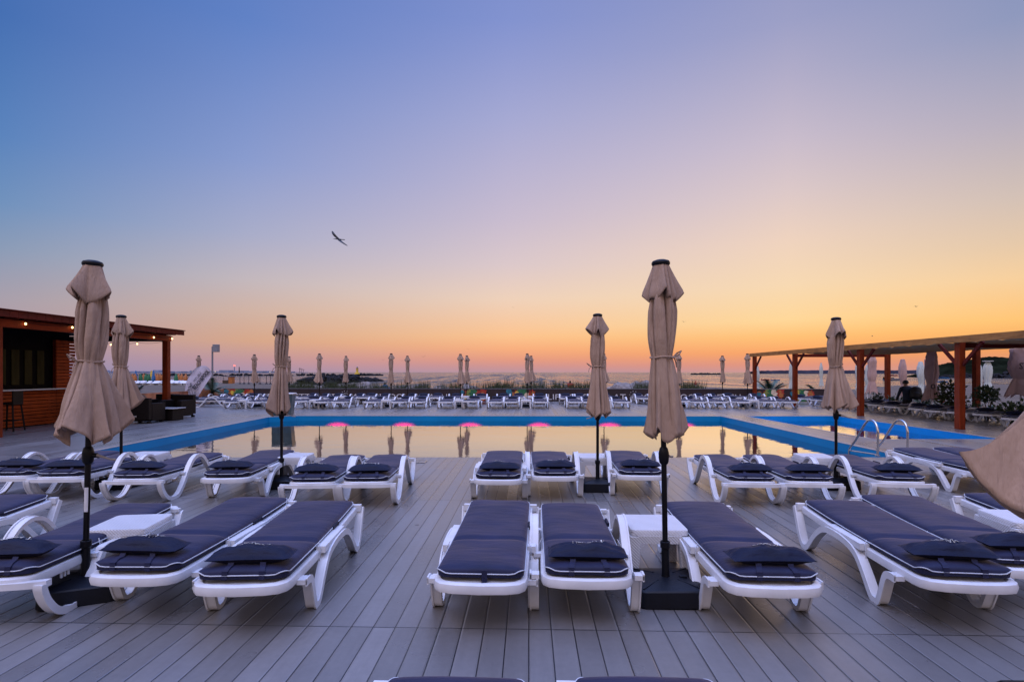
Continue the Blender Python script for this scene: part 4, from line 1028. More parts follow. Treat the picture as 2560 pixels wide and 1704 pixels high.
# rattan lounge set
def armchair():
    t = empty('armchair'); w = .86; d = .82
    mb = MB(); mb.box((0, 0, .22), (w - .30, d - .04, .30)); mb.build('seat', M['rattan'], t, bevel=.012)
    mb = MB(); mb.box((0, .34, .47), (w - .02, .16, .70)); mb.build('backrest', M['rattan'], t, bevel=.015)
    for s in (-1, 1): mb = MB(); mb.box((s * .355, -.085, .355), (.15, .69, .57)); mb.build('arm', M['rattan'], t, bevel=.015)
    for sx in (-1, 1):
        for sy in (-1, 1): mb = MB(); mb.box((sx * .36, sy * .33, .035), (.09, .09, .07)); mb.build('leg', M['rattan'], t)
    return t
ac = armchair(); alist = [((326, 1058), -95, 'dark rattan armchair nearest the pool corner, its brown side panel showing'), ((441, 1046), 180 + 85, 'dark rattan armchair at the right end of the lounge set by the flag'),
      ((410, 1038), 8, 'dark rattan armchair behind the low glass topped table'), ((290, 1050), 80, 'dark rattan armchair furthest left, behind the umbrella poles')]
for i, ((px, py), rz, lab) in enumerate(alist):
    t = ac if i == 0 else copy_tree(ac); p = G(px, py); 
    t.location = [(-12.60, 17.72, 0), (-12.80, 19.75, 0), (-13.75, 20.3, 0), (-14.35, 17.9, 0)][i]; t.rotation_euler = (0, 0, radians([182, -2, 1, 178][i])); tag(t, lab, 'armchair', 'rattan armchairs by the bar')
p = W(424, 19.0); t = empty('coffee_table', (p.x, p.y, 0)); tag(t, 'low dark rattan coffee table with a pale glass top between the armchairs', 'coffee table')
mb = MB(); mb.box((0, 0, .20), (.60, .60, .40)); mb.build('body', M['rattan'], t, bevel=.012); mb = MB(); mb.box((0, 0, .415), (.70, .70, .024)); mb.build('glass', M['glass_top'], t, bevel=.004)
p = W(433, 18.9); 

# ------------------------------------------------------------------ right pergola
pg = empty('timber_pergola', (12.5, 21, 0)); tag(pg, 'long honey and red timber pergola with a sagging beige shade cloth at the right', 'pergola')
PX, PY = 12.5, 21
def P_(mb, x0, x1, y0, y1, z0, z1): mb.box(((x0 + x1) / 2 - PX, (y0 + y1) / 2 - PY, (z0 + z1) / 2), (x1 - x0, y1 - y0, z1 - z0)); return mb
YS = (11.3, 16.37, 21.16, 26.27, 30.9)
for xb in (12.5, 16.75):
    for y in YS:
        P_(MB(), xb - .11, xb + .06, y - .10, y + .10, 0, 2.66 if xb < 13 else 2.52).build('post', M['wood_v'], pg, bevel=.008)
        if xb < 13:
            for s in (-1, 1):
                if (y > 30 and s > 0): continue
                mb = MB(); mb.beam((xb - .02 - PX, y + s * .10 - PY, 1.86), (xb - .02 - PX, y + s * .82 - PY, 2.50), .06, .09); mb.build('brace', M['wood_red'], pg)
    mb = P_(MB(), xb - .115 if xb < 13 else xb - .05, xb - .035 if xb < 13 else xb + .03, 8.0, 31.2, 2.50, 2.69) if xb < 13 else P_(MB(), xb - .05, xb + .03, 8.0, 31.2, 2.54, 2.70)
    if xb < 13: mb.v = [(x - .085, y, z + .0) for x, y, z in mb.v]
    mb.build('beam', M['wood_beam'], pg, bevel=.006)
for y in (16.37, 26.27): P_(MB(), 12.47, 16.75, y + .11, y + .17, 2.36, 2.5).build('cross_beam', M['wood_red'], pg)
def shade_mat():
    t = NT('beige_shade_net'); v = t.coord('Object'); f = t.noise(v, 2, 3); col = t.ramp(f, [(.3, (.36, .21, .10)), (.7, (.42, .26, .13))]); p = t.bsdf(col, .9, None, 0, .1)
    tr = t.n('ShaderNodeBsdfTranslucent'); t.l(col, tr.inputs[0]); m = t.n('ShaderNodeMixShader'); m.inputs[0].default_value = .3; t.l(p.outputs[0], m.inputs[1]); t.l(tr.outputs[0], m.inputs[2]); t.l(m.outputs[0], t.out.inputs[0]); return t.m
M['shade'] = shade_mat()
mb = MB(); nx, ny = 14, 60; vs = []; fs = []
for j in range(ny + 1):
    y = 9 + (25.6 - 9) * j / ny
    for i in range(nx + 1):
        x = 12.56 + (16.6 - 12.56) * i / nx; u = i / nx; bay = abs(sin(pi * (y - 11.3) / 4.95))
        z = 2.52 - .09 * sin(pi * u) * (.35 + .65 * bay) - .03 * u + .02 * sin(y * 7 + x * 3); vs.append((x - PX, y - PY, z))
for j in range(ny):
    for i in range(nx): a = j * (nx + 1) + i; fs.append((a, a + 1, a + nx + 2, a + nx + 1))
mb.add(vs, fs); me = mb.mesh('shade_cloth', M['shade'], smooth=True); link('shade_cloth', solid(me, .004), pg)
# square flood lamp on the pergola
p = W(2063, 30.6); t = empty('flood_lamp', (p.x, p.y, 2.72)); tag(t, 'small pale square flood lamp on top of the pergola beam', 'lamp')
mb = MB(); mb.box((0, 0, .20), (.30, .08, .22), 0, Matrix.Rotation(radians(-18), 3, 'X')); mb.build('housing', M['grey_metal'], t, bevel=.01); mb = MB(); mb.box((0, .03, .05), (.04, .04, .12)); mb.build('bracket', M['grey_metal'], t)

# ------------------------------------------------------------------ fence banners
fn = empty('banner_fence', (0, 31.1, 0)); tag(fn, 'low dark plum banner fence with white lettering and fruit prints along the far deck edge', 'fence')
mb = MB(); FX0, FX1 = -17.5, 17.2
mb.box(((FX0 + FX1) / 2, 0, .36), (FX1 - FX0, .02, .70)); mb.build('banner', M['banner'], fn)
mb = MB(); mb.box(((FX0 + FX1) / 2, .0, .722), (FX1 - FX0, .05, .022)); mb.build('top_rail', M['grey_metal'], fn)
mb = MB(); x = FX0
while x < FX1: mb.box((x, .06, .36), (.05, .05, .74)); x += 2.2
mb.build('fence_posts', M['black'], fn)
def write(body, px0, px1, hpx, zc):
    D = 31.1; a, b = W(px0, D), W(px1, D); me = text_mesh(body, 1.0, .006); xs = [v.co.x for v in me.vertices]; ys = [v.co.y for v in me.vertices]
    w = max(xs) - min(xs); h = max(ys) - min(ys); hh = hpx * D / F; sx = (b.x - a.x) / w
    for v in me.vertices: v.co = ((v.co.x - (max(xs) + min(xs)) / 2) * sx, (v.co.y - (max(ys) + min(ys)) / 2) * hh / h, v.co.z)
    me.materials.append(M['cream_w']); o = link('lettering', me, fn, ((a.x + b.x) / 2, -.016, zc)); o.rotation_euler = (pi / 2, 0, 0)
M['cream_w'] = simple('white_banner_lettering', (.60, .58, .60), .6, .03)
ZC = H - (991.5 - 930) * 31.1 / F
write('LIFE IS BETTER AT', 1370, 1563, 14, ZC); write('MALIBU POOL & BEACH', 1600, 1845, 14, ZC)
write('LIFE IS BETTER AT', 642, 835, 14, ZC); write('MALIBU POOL & BEACH', 872, 1117, 14, ZC)
def palm_logo(px, mat, par, D, y0, zc, s):
    p = W(px, D); mb = MB()
    def stroke(pts, w):
        for (x0, z0), (x1, z1) in zip(pts[:-1], pts[1:]): mb.beam((x0 * s, 0, z0 * s), (x1 * s, 0, z1 * s), .006, w * s)
    for cx, cz_, k in ((-.12, .10, .8), (.10, .30, 1.0)):
        stroke([(cx, -.40), (cx + .02, -.1), (cx, cz_)], .05)
        for a in range(-10, 191, 33):
            q = radians(a); stroke([(cx, cz_), (cx + .13 * k * cos(q), cz_ + .09 * k * sin(q) + .02), (cx + .21 * k * cos(q), cz_ + .07 * k * sin(q) - .05)], .045)
    stroke([(-.40, -.42), (.42, -.42)], .04); stroke([(.2, -.40), (.28, -.22), (.36, -.34), (.42, -.2)], .04)
    for dx, dz in ((-.42, .22), (-.30, .48), (-.05, .60), (.25, .55)): mb.box((dx * s, 0, dz * s), (.07 * s, .006, .07 * s), 0, Matrix.Rotation(.78, 3, 'Y'))
    return mb.build('palm_emblem', mat, par, (p.x, y0, zc))
palm_logo(1582, M['cream_w'], fn, 31.1, -.018, ZC + .02, .50); palm_logo(858, M['cream_w'], fn, 31.1, -.018, ZC + .02, .50)
rf = random.Random(8)
def fruit(px0, px1, mir=False):
    a, b = W(px0, 31.1), W(px1, 31.1); mb = MB(); cols_ = [('orange', .1, .24), ('red', .3, .2), ('lime', .45, .3), ('green', .55, .28), ('cream', .66, .22), ('red', .86, .24), ('orange', .9, .16), ('teal', 0, .22), ('yellow', .2, .14)]
    mats = [M[c[0]] for c in cols_]; k = 0
    for mi, (c, u, r) in enumerate(cols_):
        for q in range(3):
            mb.mi = mi; cx = (u + rf.uniform(-.08, .08)) * (b.x - a.x) - (b.x - a.x) / 2; cz_ = rf.uniform(-.22, .24); n = 14; spike = c in ('red', 'green', 'lime'); k += 1
            rr = r * rf.uniform(.45, .9)
            mb.add([(cx, -.0008 * k, cz_)] + [(cx + rr * (1 + (.45 if spike and i % 2 else -.1)) * cos(2 * pi * i / n), -.0008 * k, max(-.34, min(.33, cz_ + rr * (1 + (.45 if spike and i % 2 else -.1)) * sin(2 * pi * i / n)))) for i in range(n)], [(0, 1 + i, 1 + (i + 1) % n) for i in range(n)])
    mb.build('fruit_print', mats, fn, ((a.x + b.x) / 2, -.013, .36))
for a, b in ((1152, 1212), (1276, 1336), (552, 620), (1888, 1946), (1973, 2022), (478, 505)): fruit(a, b)
of = empty('printed_fence', (-17.1, 27.0, 0)); tag(of, 'orange printed banner fence with white letters behind the rattan armchairs', 'fence')
mb = MB(); mb.beam((.35, -5.4, .40), (-.25, 3.9, .36), .02, .66); mb.build('banner', M['banner_orange'], of)
me = text_mesh('LIFE AT BEACH', .5, .006); me.materials.append(M['cream_w']); o = link('lettering', me, of, (.16, -2.6, .30)); o.rotation_euler = (pi / 2, 0, pi / 2 + .065)

# ------------------------------------------------------------------ feather flag, speaker pole, shower block, ladder, hatch
p = G(470, 1012); t = empty('feather_flag', (p.x, p.y, 0)); D = 2277 / 82.; S = D / F
tag(t, 'white leaning teardrop flag with black lettering and a grey palm drawing, beside the rattan armchairs', 'flag')
def q(px, py): return ((px - 470) * S, -(py - 930) * S + H)
ol = [(463, 1002), (463, 985), (464, 968), (468, 952), (475, 938), (485, 925), (496, 917), (506, 914.5), (516, 916), (524, 923), (529, 932), (529, 938), (524, 948), (515, 962), (505, 976), (495, 990), (484, 1002)]
ol = catmull(ol, 3); n = len(ol); cx, cz0 = q(492, 955); mb = MB()
fr = [(q(*a)[0], -.012 + .05 * sin(q(*a)[0] * 5), q(*a)[1]) for a in ol]; bk = [(x, y + .012, z) for x, y, z in fr]
mb.add(fr + bk + [(cx, 0.0, cz0), (cx, .012, cz0)], [(2 * n, i, (i + 1) % n) for i in range(n)] + [(2 * n + 1, n + (i + 1) % n, n + i) for i in range(n)] + [(i, n + i, n + (i + 1) % n, (i + 1) % n) for i in range(n)])
cl = mb.build('flag_cloth', M['flag_cloth'], t, rz=YAW)
mb = MB(); mb.tube([(q(463, 1010)[0], 0, .03)] + [(q(a, b)[0] - .012, .0, q(a, b)[1]) for a, b in ol[:30]], .012, 6); mb.build('flag_pole', M['grey_metal'], t, rz=YAW)
mb = MB(); mb.box((0, 0, .03), (.5, .4, .05)); mb.build('foot_plate', M['black'], t)
def ftext(body, px, py, size, ang, bold=0):
    me = text_mesh(body, size, .004, .005 if bold else .0)
    if bold:
        pass
    me.materials.append(M['black_text']); x, z = q(px, py); o = link('lettering', me, cl, (x, -.075, z)); o.rotation_euler = (pi / 2, 0, 0)
    for v in me.vertices:
        a = radians(ang); vx, vy = v.co.x, v.co.y * (1.45 if bold else 1.1); v.co = (vx * cos(a) - vy * sin(a), vx * sin(a) + vy * cos(a), v.co.z + bold * 0)
ftext('MALIBU', 495.5, 942, .165, 53); ftext('BEACH&POOL', 505, 949, .185, 51, 1)
lg = palm_logo(485, M['black_text'], cl, 1, 0, 0, .30); x, z = q(481, 963); lg.location = (x, -.075, z); lg.rotation_euler = (0, -radians(52), 0)
lg = palm_logo(485, M['grey_metal'], cl, 1, 0, 0, .60); x, z = q(478, 976); lg.location = (x, -.075, z); lg.rotation_euler = (0, -radians(20), 0)

p = W(531, 33.5); t = empty('speaker_pole', (p.x, p.y, -.5)); tag(t, 'tall grey pole carrying a square dark speaker box, behind the leaning flag', 'pole')
zt = H + (930 - 866) * 33.5 / F + .5
mb = MB(); mb.lathe([(.06, 0), (.05, zt)], 10); mb.build('pole', M['grey_metal'], t, smooth=True)
mb = MB(); mb.box((.23, 0, zt - .10), (.34, .22, .46)); mb.build('speaker_box', M['grey_metal'], t, bevel=.01)

# shower / starting block at the far left pool corner
t = empty('starting_block', (-9.15, 20.72, 0)); t.location = W(707, 21.35); t.rotation_euler = (0, 0, YAW + .12); tag(t, 'slate grey tapering block with a white top at the far left corner of the pool', 'block')
mb = MB(); mb.ring_loft([[(-.35, -.24, .012), (.35, -.24, .012), (.35, .24, .012), (-.35, .24, .012)], [(-.33, -.30, .80), (.43, -.30, .80), (.43, .26, .80), (-.33, .26, .80)]]); mb.build('body', M['teal_grey'], t, bevel=.02)
mb = MB(); mb.box((.05, -.02, .826), (.80, .60, .045)); mb.build('top_slab', M['plastic'], t, bevel=.012)

lad = empty('pool_ladder', (7.13, 11.15, 0)); tag(lad, 'polished steel pool ladder with two arched handrails at the near right pool corner', 'pool ladder')
for s in (-.285, .285):
    pts = catmull([(s, -.10, .0), (s, -.11, .35), (s, -.10, .52), (s, -.02, .655), (s, .14, .69), (s, .30, .60), (s, .62, .24), (s, .83, .03), (s, .86, -.12), (s, .86, -.9)], 6)
    mb = MB(); mb.tube(pts, .021, 12); mb.build('handrail', M['steel'], lad, smooth=True)
    mb = MB(); mb.tube([(s, -.09, .03), (s, .86, -.02)], .014, 8); mb.build('brace', M['steel'], lad, smooth=True)
    mb = MB(); mb.lathe([(.045, .005), (.045, .02), (.024, .026)], 16, (s, -.10, 0)); mb.build('foot_flange', M['steel'], lad, smooth=True, angle=40)
for z in (-.30, -.58, -.86):
    mb = MB(); mb.box((0, .86, z), (.54, .09, .025)); mb.build('tread', M['steel'], lad, bevel=.005)
p = G(1047, 1154); t = empty('floor_hatch', (p.x, p.y, .004)); tag(t, 'small square steel framed floor hatch in the deck beside the pool', 'hatch')
mb = MB(); w = .13
for x, y, a, b in ((0, w, w * 2, .012), (0, -w, w * 2, .012), (w, 0, .012, w * 2 - .014), (-w, 0, .012, w * 2 - .014)): mb.box((x, y, .004), (a, b, .006))
mb.build('frame', M['steel'], t); mb = MB(); mb.box((0, 0, .0015), (w * 2 - .02, w * 2 - .02, .003)); mb.build('lid', M['deck'], t)
# ------------------------------------------------------------------ plants
def leaves(n, rx, ry, rz, z0, size, seed, shell=.35):
    rnd = random.Random(seed); mb = MB(); vs = []; fs = []
    blobs = [(rnd.uniform(-.5, .5) * rx, rnd.uniform(-.5, .5) * ry, z0 + rz * rnd.uniform(.4, 1.5), rnd.uniform(.45, .8)) for _ in range(9)]
    for i in range(n):
        bx, by, bz, bs = rnd.choice(blobs); v = Vector((rnd.gauss(0, 1), rnd.gauss(0, 1), rnd.gauss(0, 1))).normalized() * (rnd.random() ** shell)
        c = Vector((bx + v.x * rx * bs, by + v.y * ry * bs, bz + v.z * rz * bs))
        d = (v + Vector((rnd.uniform(-.7, .7), rnd.uniform(-.7, .7), rnd.uniform(-.2, .9)))).normalized(); s = d.orthogonal().normalized(); s.rotate(Matrix.Rotation(rnd.uniform(0, 6.28), 3, d)); L = size * rnd.uniform(.6, 1.4); w = L * .28
        k = len(vs); vs += [c, c + d * L * .5 + s * w, c + d * L, c + d * L * .5 - s * w]; fs.append((k, k + 1, k + 2, k + 3))
    mb.add(vs, fs); return mb
def bush(name, rx, rz, z0, size, seed, mat, n=420):
    t = empty(name); leaves(n, rx, rx, rz, z0, size, seed).build('foliage', M[mat], t)
    mb = MB(); r2 = random.Random(seed)
    for k in range(5): a = r2.uniform(0, 6.28); mb.tube([(0, 0, 0), (.10 * rx * cos(a), .10 * rx * sin(a), (z0 + rz) * .5), (.4 * rx * cos(a), .4 * rx * sin(a), z0 + rz)], [.02, .014, .006], 5)
    mb.build('stem', M['bark'], t); return t
def frond_palm(name, n, L, h, seed, mat, wid=.05, spread=1.0):
    t = empty(name); rnd = random.Random(seed); mb = MB()
    for i in range(n):
        a = 2 * pi * i / n + rnd.uniform(-.25, .25); up = rnd.uniform(.25, 1.35); l = L * rnd.uniform(.75, 1.1); pts = []
        for k in range(11):
            u = k / 10; r = l * u * cos(up * .75) * spread; z = h + l * (u * sin(up) - .62 * u * u * (1.2 - .5 * up)); pts.append(Vector((r * cos(a), r * sin(a), z)))
        mb.tube(pts, [.012 * (1 - .8 * k / 10) for k in range(11)], 4)
        for k in range(1, 40):
            u = k / 40; q = u * 10; j = min(int(q), 9); p = pts[j].lerp(pts[j + 1], q - j); tdir = (pts[j + 1] - pts[j]).normalized(); s = Vector((-sin(a), cos(a), 0))
            for sg in (-1, 1):
                ll = L * .30 * sin(pi * min(1, u * .9 + .12)) ** .6 * rnd.uniform(.8, 1.1); tip = p + (s * sg * .75 + tdir * .6 + Vector((0, 0, -.12))).normalized() * ll; w = tdir * L * .012
                mb.add([p - w, p + w, tip], [(0, 1, 2)])
    mb.build('fronds', M[mat], t); mb = MB(); mb.lathe([(.10, -.02), (.11, h * .5), (.07, h)], 8); mb.build('trunk', M['bark'], t); return t
def puts(t, px, D, z, label, cat, group=None, s=1.0, rz=0): p = W(px, D); t.location = (p.x, p.y, z); t.scale = (s, s, s); t.rotation_euler = (0, 0, rz); tag(t, label, cat, group); return t
puts(frond_palm('small_palm', 15, 1.15, .55, 3, 'leaf3'), 531, 30.0, 0, 'small dark palm right of the leaning flag, by the far fence', 'palm')
puts(frond_palm('small_palm', 13, .55, .30, 4, 'leaf'), 338, 19.9, .55, 'little potted palm standing behind the rattan armchairs', 'palm')
puts(frond_palm('small_palm', 24, 1.45, .75, 6, 'leaf3'), 1925, 34, -.5, 'spiky young palm behind the fence, between the two farthest pergola posts', 'palm')
puts(frond_palm('small_palm', 17, 1.15, .7, 7, 'leaf'), 2046, 34, -.5, 'full green palm behind the fence at the back pergola post', 'palm')
bt = {'a': bush('bush', .42, .42, .15, .12, 1, 'leaf'), 'b': bush('bush', .32, .50, .25, .11, 2, 'leaf2'), 'c': bush('bush', .55, .36, .10, .12, 3, 'leaf')}
fb = set()
def bsh(k, px, D, z, s, label):
    t = bt[k] if k not in fb else copy_tree(bt[k]); fb.add(k); puts(t, px, D, z, label, 'bush', 'bushes behind the right pergola', s, random.Random(px).uniform(0, 6))
bsh('b', 2192, 24.8, -.25, .85, 'round green bush left of the person, by the back pergola post')
bsh('a', 2170, 25.5, -.25, .7, 'small light green bush between the third pergola post and the back post')
bsh('c', 2241, 24.5, -.25, 1.0, 'low wide bush just left of the person')
bsh('a', 2310, 23, -.20, .95, 'low dark bush just right of the person')
bsh('b', 2379, 20.5, -.2, 1.35, 'upright dark bush left of the biggest pergola post')
bsh('c', 2424, 20, -.1, .75, 'low bush half hidden right of the biggest pergola post')
bsh('c', 2547, 17.6, -.2, 1.15, 'large dark flowering bush at the right picture edge')
t = bush('clipped_tree', .42, .28, .78, .10, 9, 'leaf', 620); puts(t, 2470, 19.0, -.15, 'round clipped bush on a thin stem beside the white parasols', 'bush')
# flowers in the hedge and a low planting strip
rnd = random.Random(21); mb = MB(); mb2 = MB()
for i in range(1500):
    y = rnd.uniform(14, 26); x = 17.55 + rnd.gauss(0, .16) + (.0); s = rnd.uniform(.05, .11); z = rnd.uniform(-.1, .34) * (.6 + .4 * sin(y * 3)); a = rnd.uniform(0, 6.28)
    mb.add([(x, y, z), (x + s * cos(a), y + s * sin(a), z + s * .6), (x + s * cos(a) * 1.3, y + s * sin(a) * 1.3, z + s * 1.3), (x + s * cos(a + .9), y + s * sin(a + .9), z + s * .7)], [(0, 1, 2, 3)])
tag(mb.build('ground_cover', M['leaf']), 'low leafy planting strip along the right deck edge', 'plants', kind='stuff')
rnd = random.Random(5); mb = MB()
def clump(x, y, z, h, n, w):
    for k in range(n):
        a = rnd.uniform(0, 6.28); l = h * rnd.uniform(.5, 1.1); dx, dy = cos(a) * w * rnd.random(), sin(a) * w * rnd.random(); bx = x + dx * .4; by = y + dy * .4; s = rnd.uniform(.010, .022); q = rnd.uniform(0, 6.28); ca, sa = cos(q) * s, sin(q) * s
        mb.add([(bx - ca, by - sa, z), (bx + ca, by + sa, z), (x + dx + ca * .7, y + dy + sa * .7, z + l * .6), (x + dx * 1.6, y + dy * 1.6, z + l), (x + dx - ca * .7, y + dy - sa * .7, z + l * .6)], [(0, 1, 2, 3, 4)])
for i in range(330):
    px = rnd.choice([rnd.uniform(735, 1100), rnd.uniform(990, 1500), rnd.uniform(700, 900), rnd.uniform(1180, 1480), rnd.uniform(1590, 1760)]); D = rnd.uniform(33, 37); p = W(px, D); hh = rnd.uniform(.35, .75) * (1.55 if rnd.random() < .10 else 1)
    clump(p.x, p.y, -.3, 1.12 + hh * .45, 40, .32)
tag(mb.build('weeds', M['leaf2']), 'wild weeds and tall grass growing behind the banner fence', 'weeds', kind='stuff')
# boulders behind the fence, each one its own stone
def boulder(seed):
    rnd = random.Random(seed); bm = bmesh.new()
    pts = [Vector((rnd.gauss(0, 1), rnd.gauss(0, 1), rnd.gauss(0, 1))).normalized() for _ in range(22)]
    vs = [bm.verts.new((p.x, p.y, p.z * .62)) for p in pts]; bmesh.ops.convex_hull(bm, input=vs); bmesh.ops.delete(bm, geom=[v for v in bm.verts if not v.link_faces], context='VERTS')
    bmesh.ops.bevel(bm, geom=bm.edges[:], offset=.05, segments=1, affect='EDGES'); bmesh.ops.triangulate(bm, faces=bm.faces[:]); bmesh.ops.subdivide_edges(bm, edges=bm.edges[:], cuts=1)
    for v in bm.verts: v.co += v.co.normalized() * noise.noise(v.co * 3 + Vector((seed, 0, 0))) * .12
    me = bpy.data.meshes.new('boulder'); bm.to_mesh(me); bm.free(); me.materials.append(M['rock']); return me
bms = [boulder(s) for s in range(6)]; rr = random.Random(77)
bl_ = [(rr.uniform(1010, 1210), 38 + rr.uniform(-1.5, 2)) for _ in range(11)] + [(rr.uniform(1210, 1490), 38 + rr.uniform(-1.5, 2)) for _ in range(14)] + [(rr.uniform(1500, 1625), 37 + rr.uniform(-1, 1)) for _ in range(8)] + [(1560, 36.5), (1603, 36.5), (1618, 37)]
bl_.sort()
for i, (px, D) in enumerate(bl_):
    s = rr.uniform(.45, .85) * (1.35 if 1540 < px < 1625 else 1); p = W(px, D); o = link('boulder', bms[i % 6]); o.location = (p.x, p.y, -.30 + s * .35 + .35); o.scale = (s * 1.25, s, s); o.rotation_euler = (0, 0, rr.uniform(0, 6))
    tag(o, 'pale boulder in the rock wall behind the banner fence, number %d counted from left' % (i + 1), 'boulder', 'boulders behind the banner fence')
bl2 = [(rr.uniform(742, 960), rr.uniform(52, 80)) for _ in range(20)]; bl2.sort()
for i, (px, D) in enumerate(bl2):
    s = rr.uniform(.5, 1.1); p = W(px, D); o = link('boulder', bms[(i + 2) % 6]); o.location = (p.x, p.y, -.35 + s * .2); o.scale = (s * 1.5, s, s * .7); o.rotation_euler = (0, 0, rr.uniform(0, 6))
    tag(o, 'pinkish boulder on the beach left of the jetty, number %d counted from left' % (i + 1), 'boulder', 'boulders near the jetty')

# ------------------------------------------------------------------ beach hut, boats, birds
p = W(571, 105); t = empty('beach_hut', (p.x, p.y, -.5)); tag(t, 'small open timber beach hut with an orange lit end wall on the far left beach', 'hut')
for sx in (-.9, .0): mb = MB(); mb.box((sx, 0, .62), (.06, .06, 1.24)); mb.build('post', M['bark'], t)
mb = MB(); mb.box((.62, 0, .62), (.72, .9, 1.2)); mb.build('end_wall', M['orange'], t); mb = MB(); mb.box((-.35, 0, .32), (1.1, .9, .62)); mb.build('counter', M['bark'], t)  # the orange light on the end wall is put into its colour
mb = MB(); mb.beam((-1.0, 0, 1.42), (1.05, 0, 1.27), 1.1, .07); mb.build('roof', M['shore'], t)
def boat(col, L, motor=True):
    t = empty('motor_boat'); mb = MB(); rings = []
    for k in range(9):
        u = k / 8; x = (u - .5) * L; w = .30 * L * (1 - max(0, (u - .45) / .55) ** 2.2) * .5 + .01; h = .09 * L * (1 + .5 * max(0, u - .5))
        rings.append([(x, -w, h), (x, -w * .75, .0), (x, 0, -.05 * L), (x, w * .75, .0), (x, w, h), (x, w * .8, h * .75), (x, -w * .8, h * .75)])
    mb.ring_loft(rings); mb.build('hull', M[col], t); mb = MB(); mb.box((-.08 * L, 0, .13 * L), (.20 * L, .16 * L, .05 * L)); mb.build('seat', M['navy_dark'], t)
    if motor: mb = MB(); mb.box((-.53 * L, 0, .12 * L), (.05 * L, .06 * L, .14 * L)); mb.build('outboard_motor', M['black'], t)
    return t
for px, D, col, L, rz, lab in ((1914, 190, 'red', 3.0, .2, 'small orange red boat on the sea behind the farthest pergola bay'), (1939, 180, 'blue', 3.0, .1, 'small blue inflatable boat right of the orange red one'), (2166, 190, 'blue', 4, .1, 'dark boat between the pergola posts at left'),
                               (2232, 185, 'grey_metal', 6, .1, 'grey motor boat moored left of the person'), (2357, 150, 'blue', 3.2, .15, 'blue inflatable boat right of the large rose parasol'), (2356, 230, 'blue', 6, .0, 'long blue boat near the foot of the hill'),
                               (2232, 400, 'red', 7, 0, 'tiny far boat with a white deck below the spit')):
    t = boat(col, L); p = W(px, D); t.location = (p.x, p.y, SEA_Z + .02); t.rotation_euler = (0, 0, rz); tag(t, lab, 'boat', 'small boats on the right bay')
p = W(1739, 120); t = empty('buoy', (p.x, p.y, SEA_Z)); tag(t, 'tiny dark mooring buoy alone on the sea, between two far umbrellas', 'buoy'); mb = MB(); mb.lathe([(.1, -.3), (.30, 0), (.32, .3), (.12, .6), (.08, .95)], 10); mb.build('float', M['red'], t, smooth=True)
# flag on a pole
p = W(2311.5, 27.5); t = empty('beach_flag', (p.x, p.y, -.5)); tag(t, 'small flag on a thin pole between the white and the large rose parasol', 'flag'); ht = H + 30 * 27.5 / F + .5 + .05
mb = MB(); mb.lathe([(.022, 0), (.016, ht)], 6); mb.build('pole', M['grey_metal'], t)
mb = MB(); mb.ring_loft([[(.02, -.004, ht - .02), (.02, .004, ht - .02), (.02, .004, ht - .16), (.02, -.004, ht - .16)], [(.14, .02, ht - .05), (.14, .03, ht - .05), (.14, .03, ht - .17), (.14, .02, ht - .17)]]); mb.build('cloth', M['red'], t)
for px, D, h, lab in ((2357, 24, .95, 'plain brown post in the sand right of the large rose parasol'), (2216, 26, .85, 'short brown post with a dark cap left of the person')):
    p = W(px, D); t = empty('wooden_post', (p.x, p.y, -.5)); tag(t, lab, 'post', 'wooden posts in the sand'); mb = MB(); mb.box((0, 0, .56), (.12, .12, 1.12)); mb.build('shaft', M['wood_red'], t, bevel=.01)
    mb = MB(); mb.box((0, 0, 1.13), (.16, .16, .04)); mb.build('cap', M['black'], t)
# white beach beds beyond the hedge
def bed():
    t = empty('beach_bed'); mb = MB(); mb.box((0, 0, .34), (1.9, .62, .05)); mb.build('bed_frame', M['plastic'], t, bevel=.01)
    for sx in (-1, 1):
        for sy in (-1, 1): mb = MB(); mb.box((sx * .7, sy * .26, .155), (.05, .05, .31)); mb.build('leg', M['plastic'], t)
    return t
b0 = bed()
for i, (px, D) in enumerate(((2345, 21.2), (2378, 21.0), (2450, 20.8), (2478, 21.6), (2512, 21.2), (2536, 20.0))):
    t = b0 if i == 0 else copy_tree(b0); p = W(px, D); t.location = (p.x + .8, p.y + .8, -.40 + .12 * (i % 2)); t.rotation_euler = (0, 0, .25 + .1 * (i % 3)); tag(t, 'plain white beach bed on the sand beyond the hedge, %s of six' % nth(i, 6), 'beach bed', 'white beach beds beyond the hedge')
# birds
def bird(kind, span):
    t = bpy.data.meshes.new('bird'); mb = MB()
    mb.ring_loft([[(x, r * cos(a), r * .85 * sin(a) + zz) for a in [k * pi / 4 for k in range(8)]] for x, r, zz in ((-.27, .004, .0), (-.20, .016, .005), (-.15, .028, .01), (-.08, .035, .005), (.02, .05, 0), (.12, .042, 0), (.20, .024, .0), (.30, .03, .005), (.34, .012, .005))])
    for s in (-1, 1):
        pts = kind(s); n = len(pts); up = []; lo = []
        for x, y, z, c in pts: up += [(x - c * .35, y, z)]; lo += [(x + c * .65, y, z - .004)]
        th = [(x, y, z + .008) for x, y, z in up]; lt = [(x, y, z + .004) for x, y, z in lo]
        mb.add(up + lo + th + lt, [(i, i + 1, n + i + 1, n + i) for i in range(n - 1)] + [(2 * n + i, 3 * n + i, 3 * n + i + 1, 2 * n + i + 1) for i in range(n - 1)] + [(i, 2 * n + i, 2 * n + i + 1, i + 1) for i in range(n - 1)] + [(n + i, n + i + 1, 3 * n + i + 1, 3 * n + i) for i in range(n - 1)])
    return mb.mesh('bird', M['hair'])
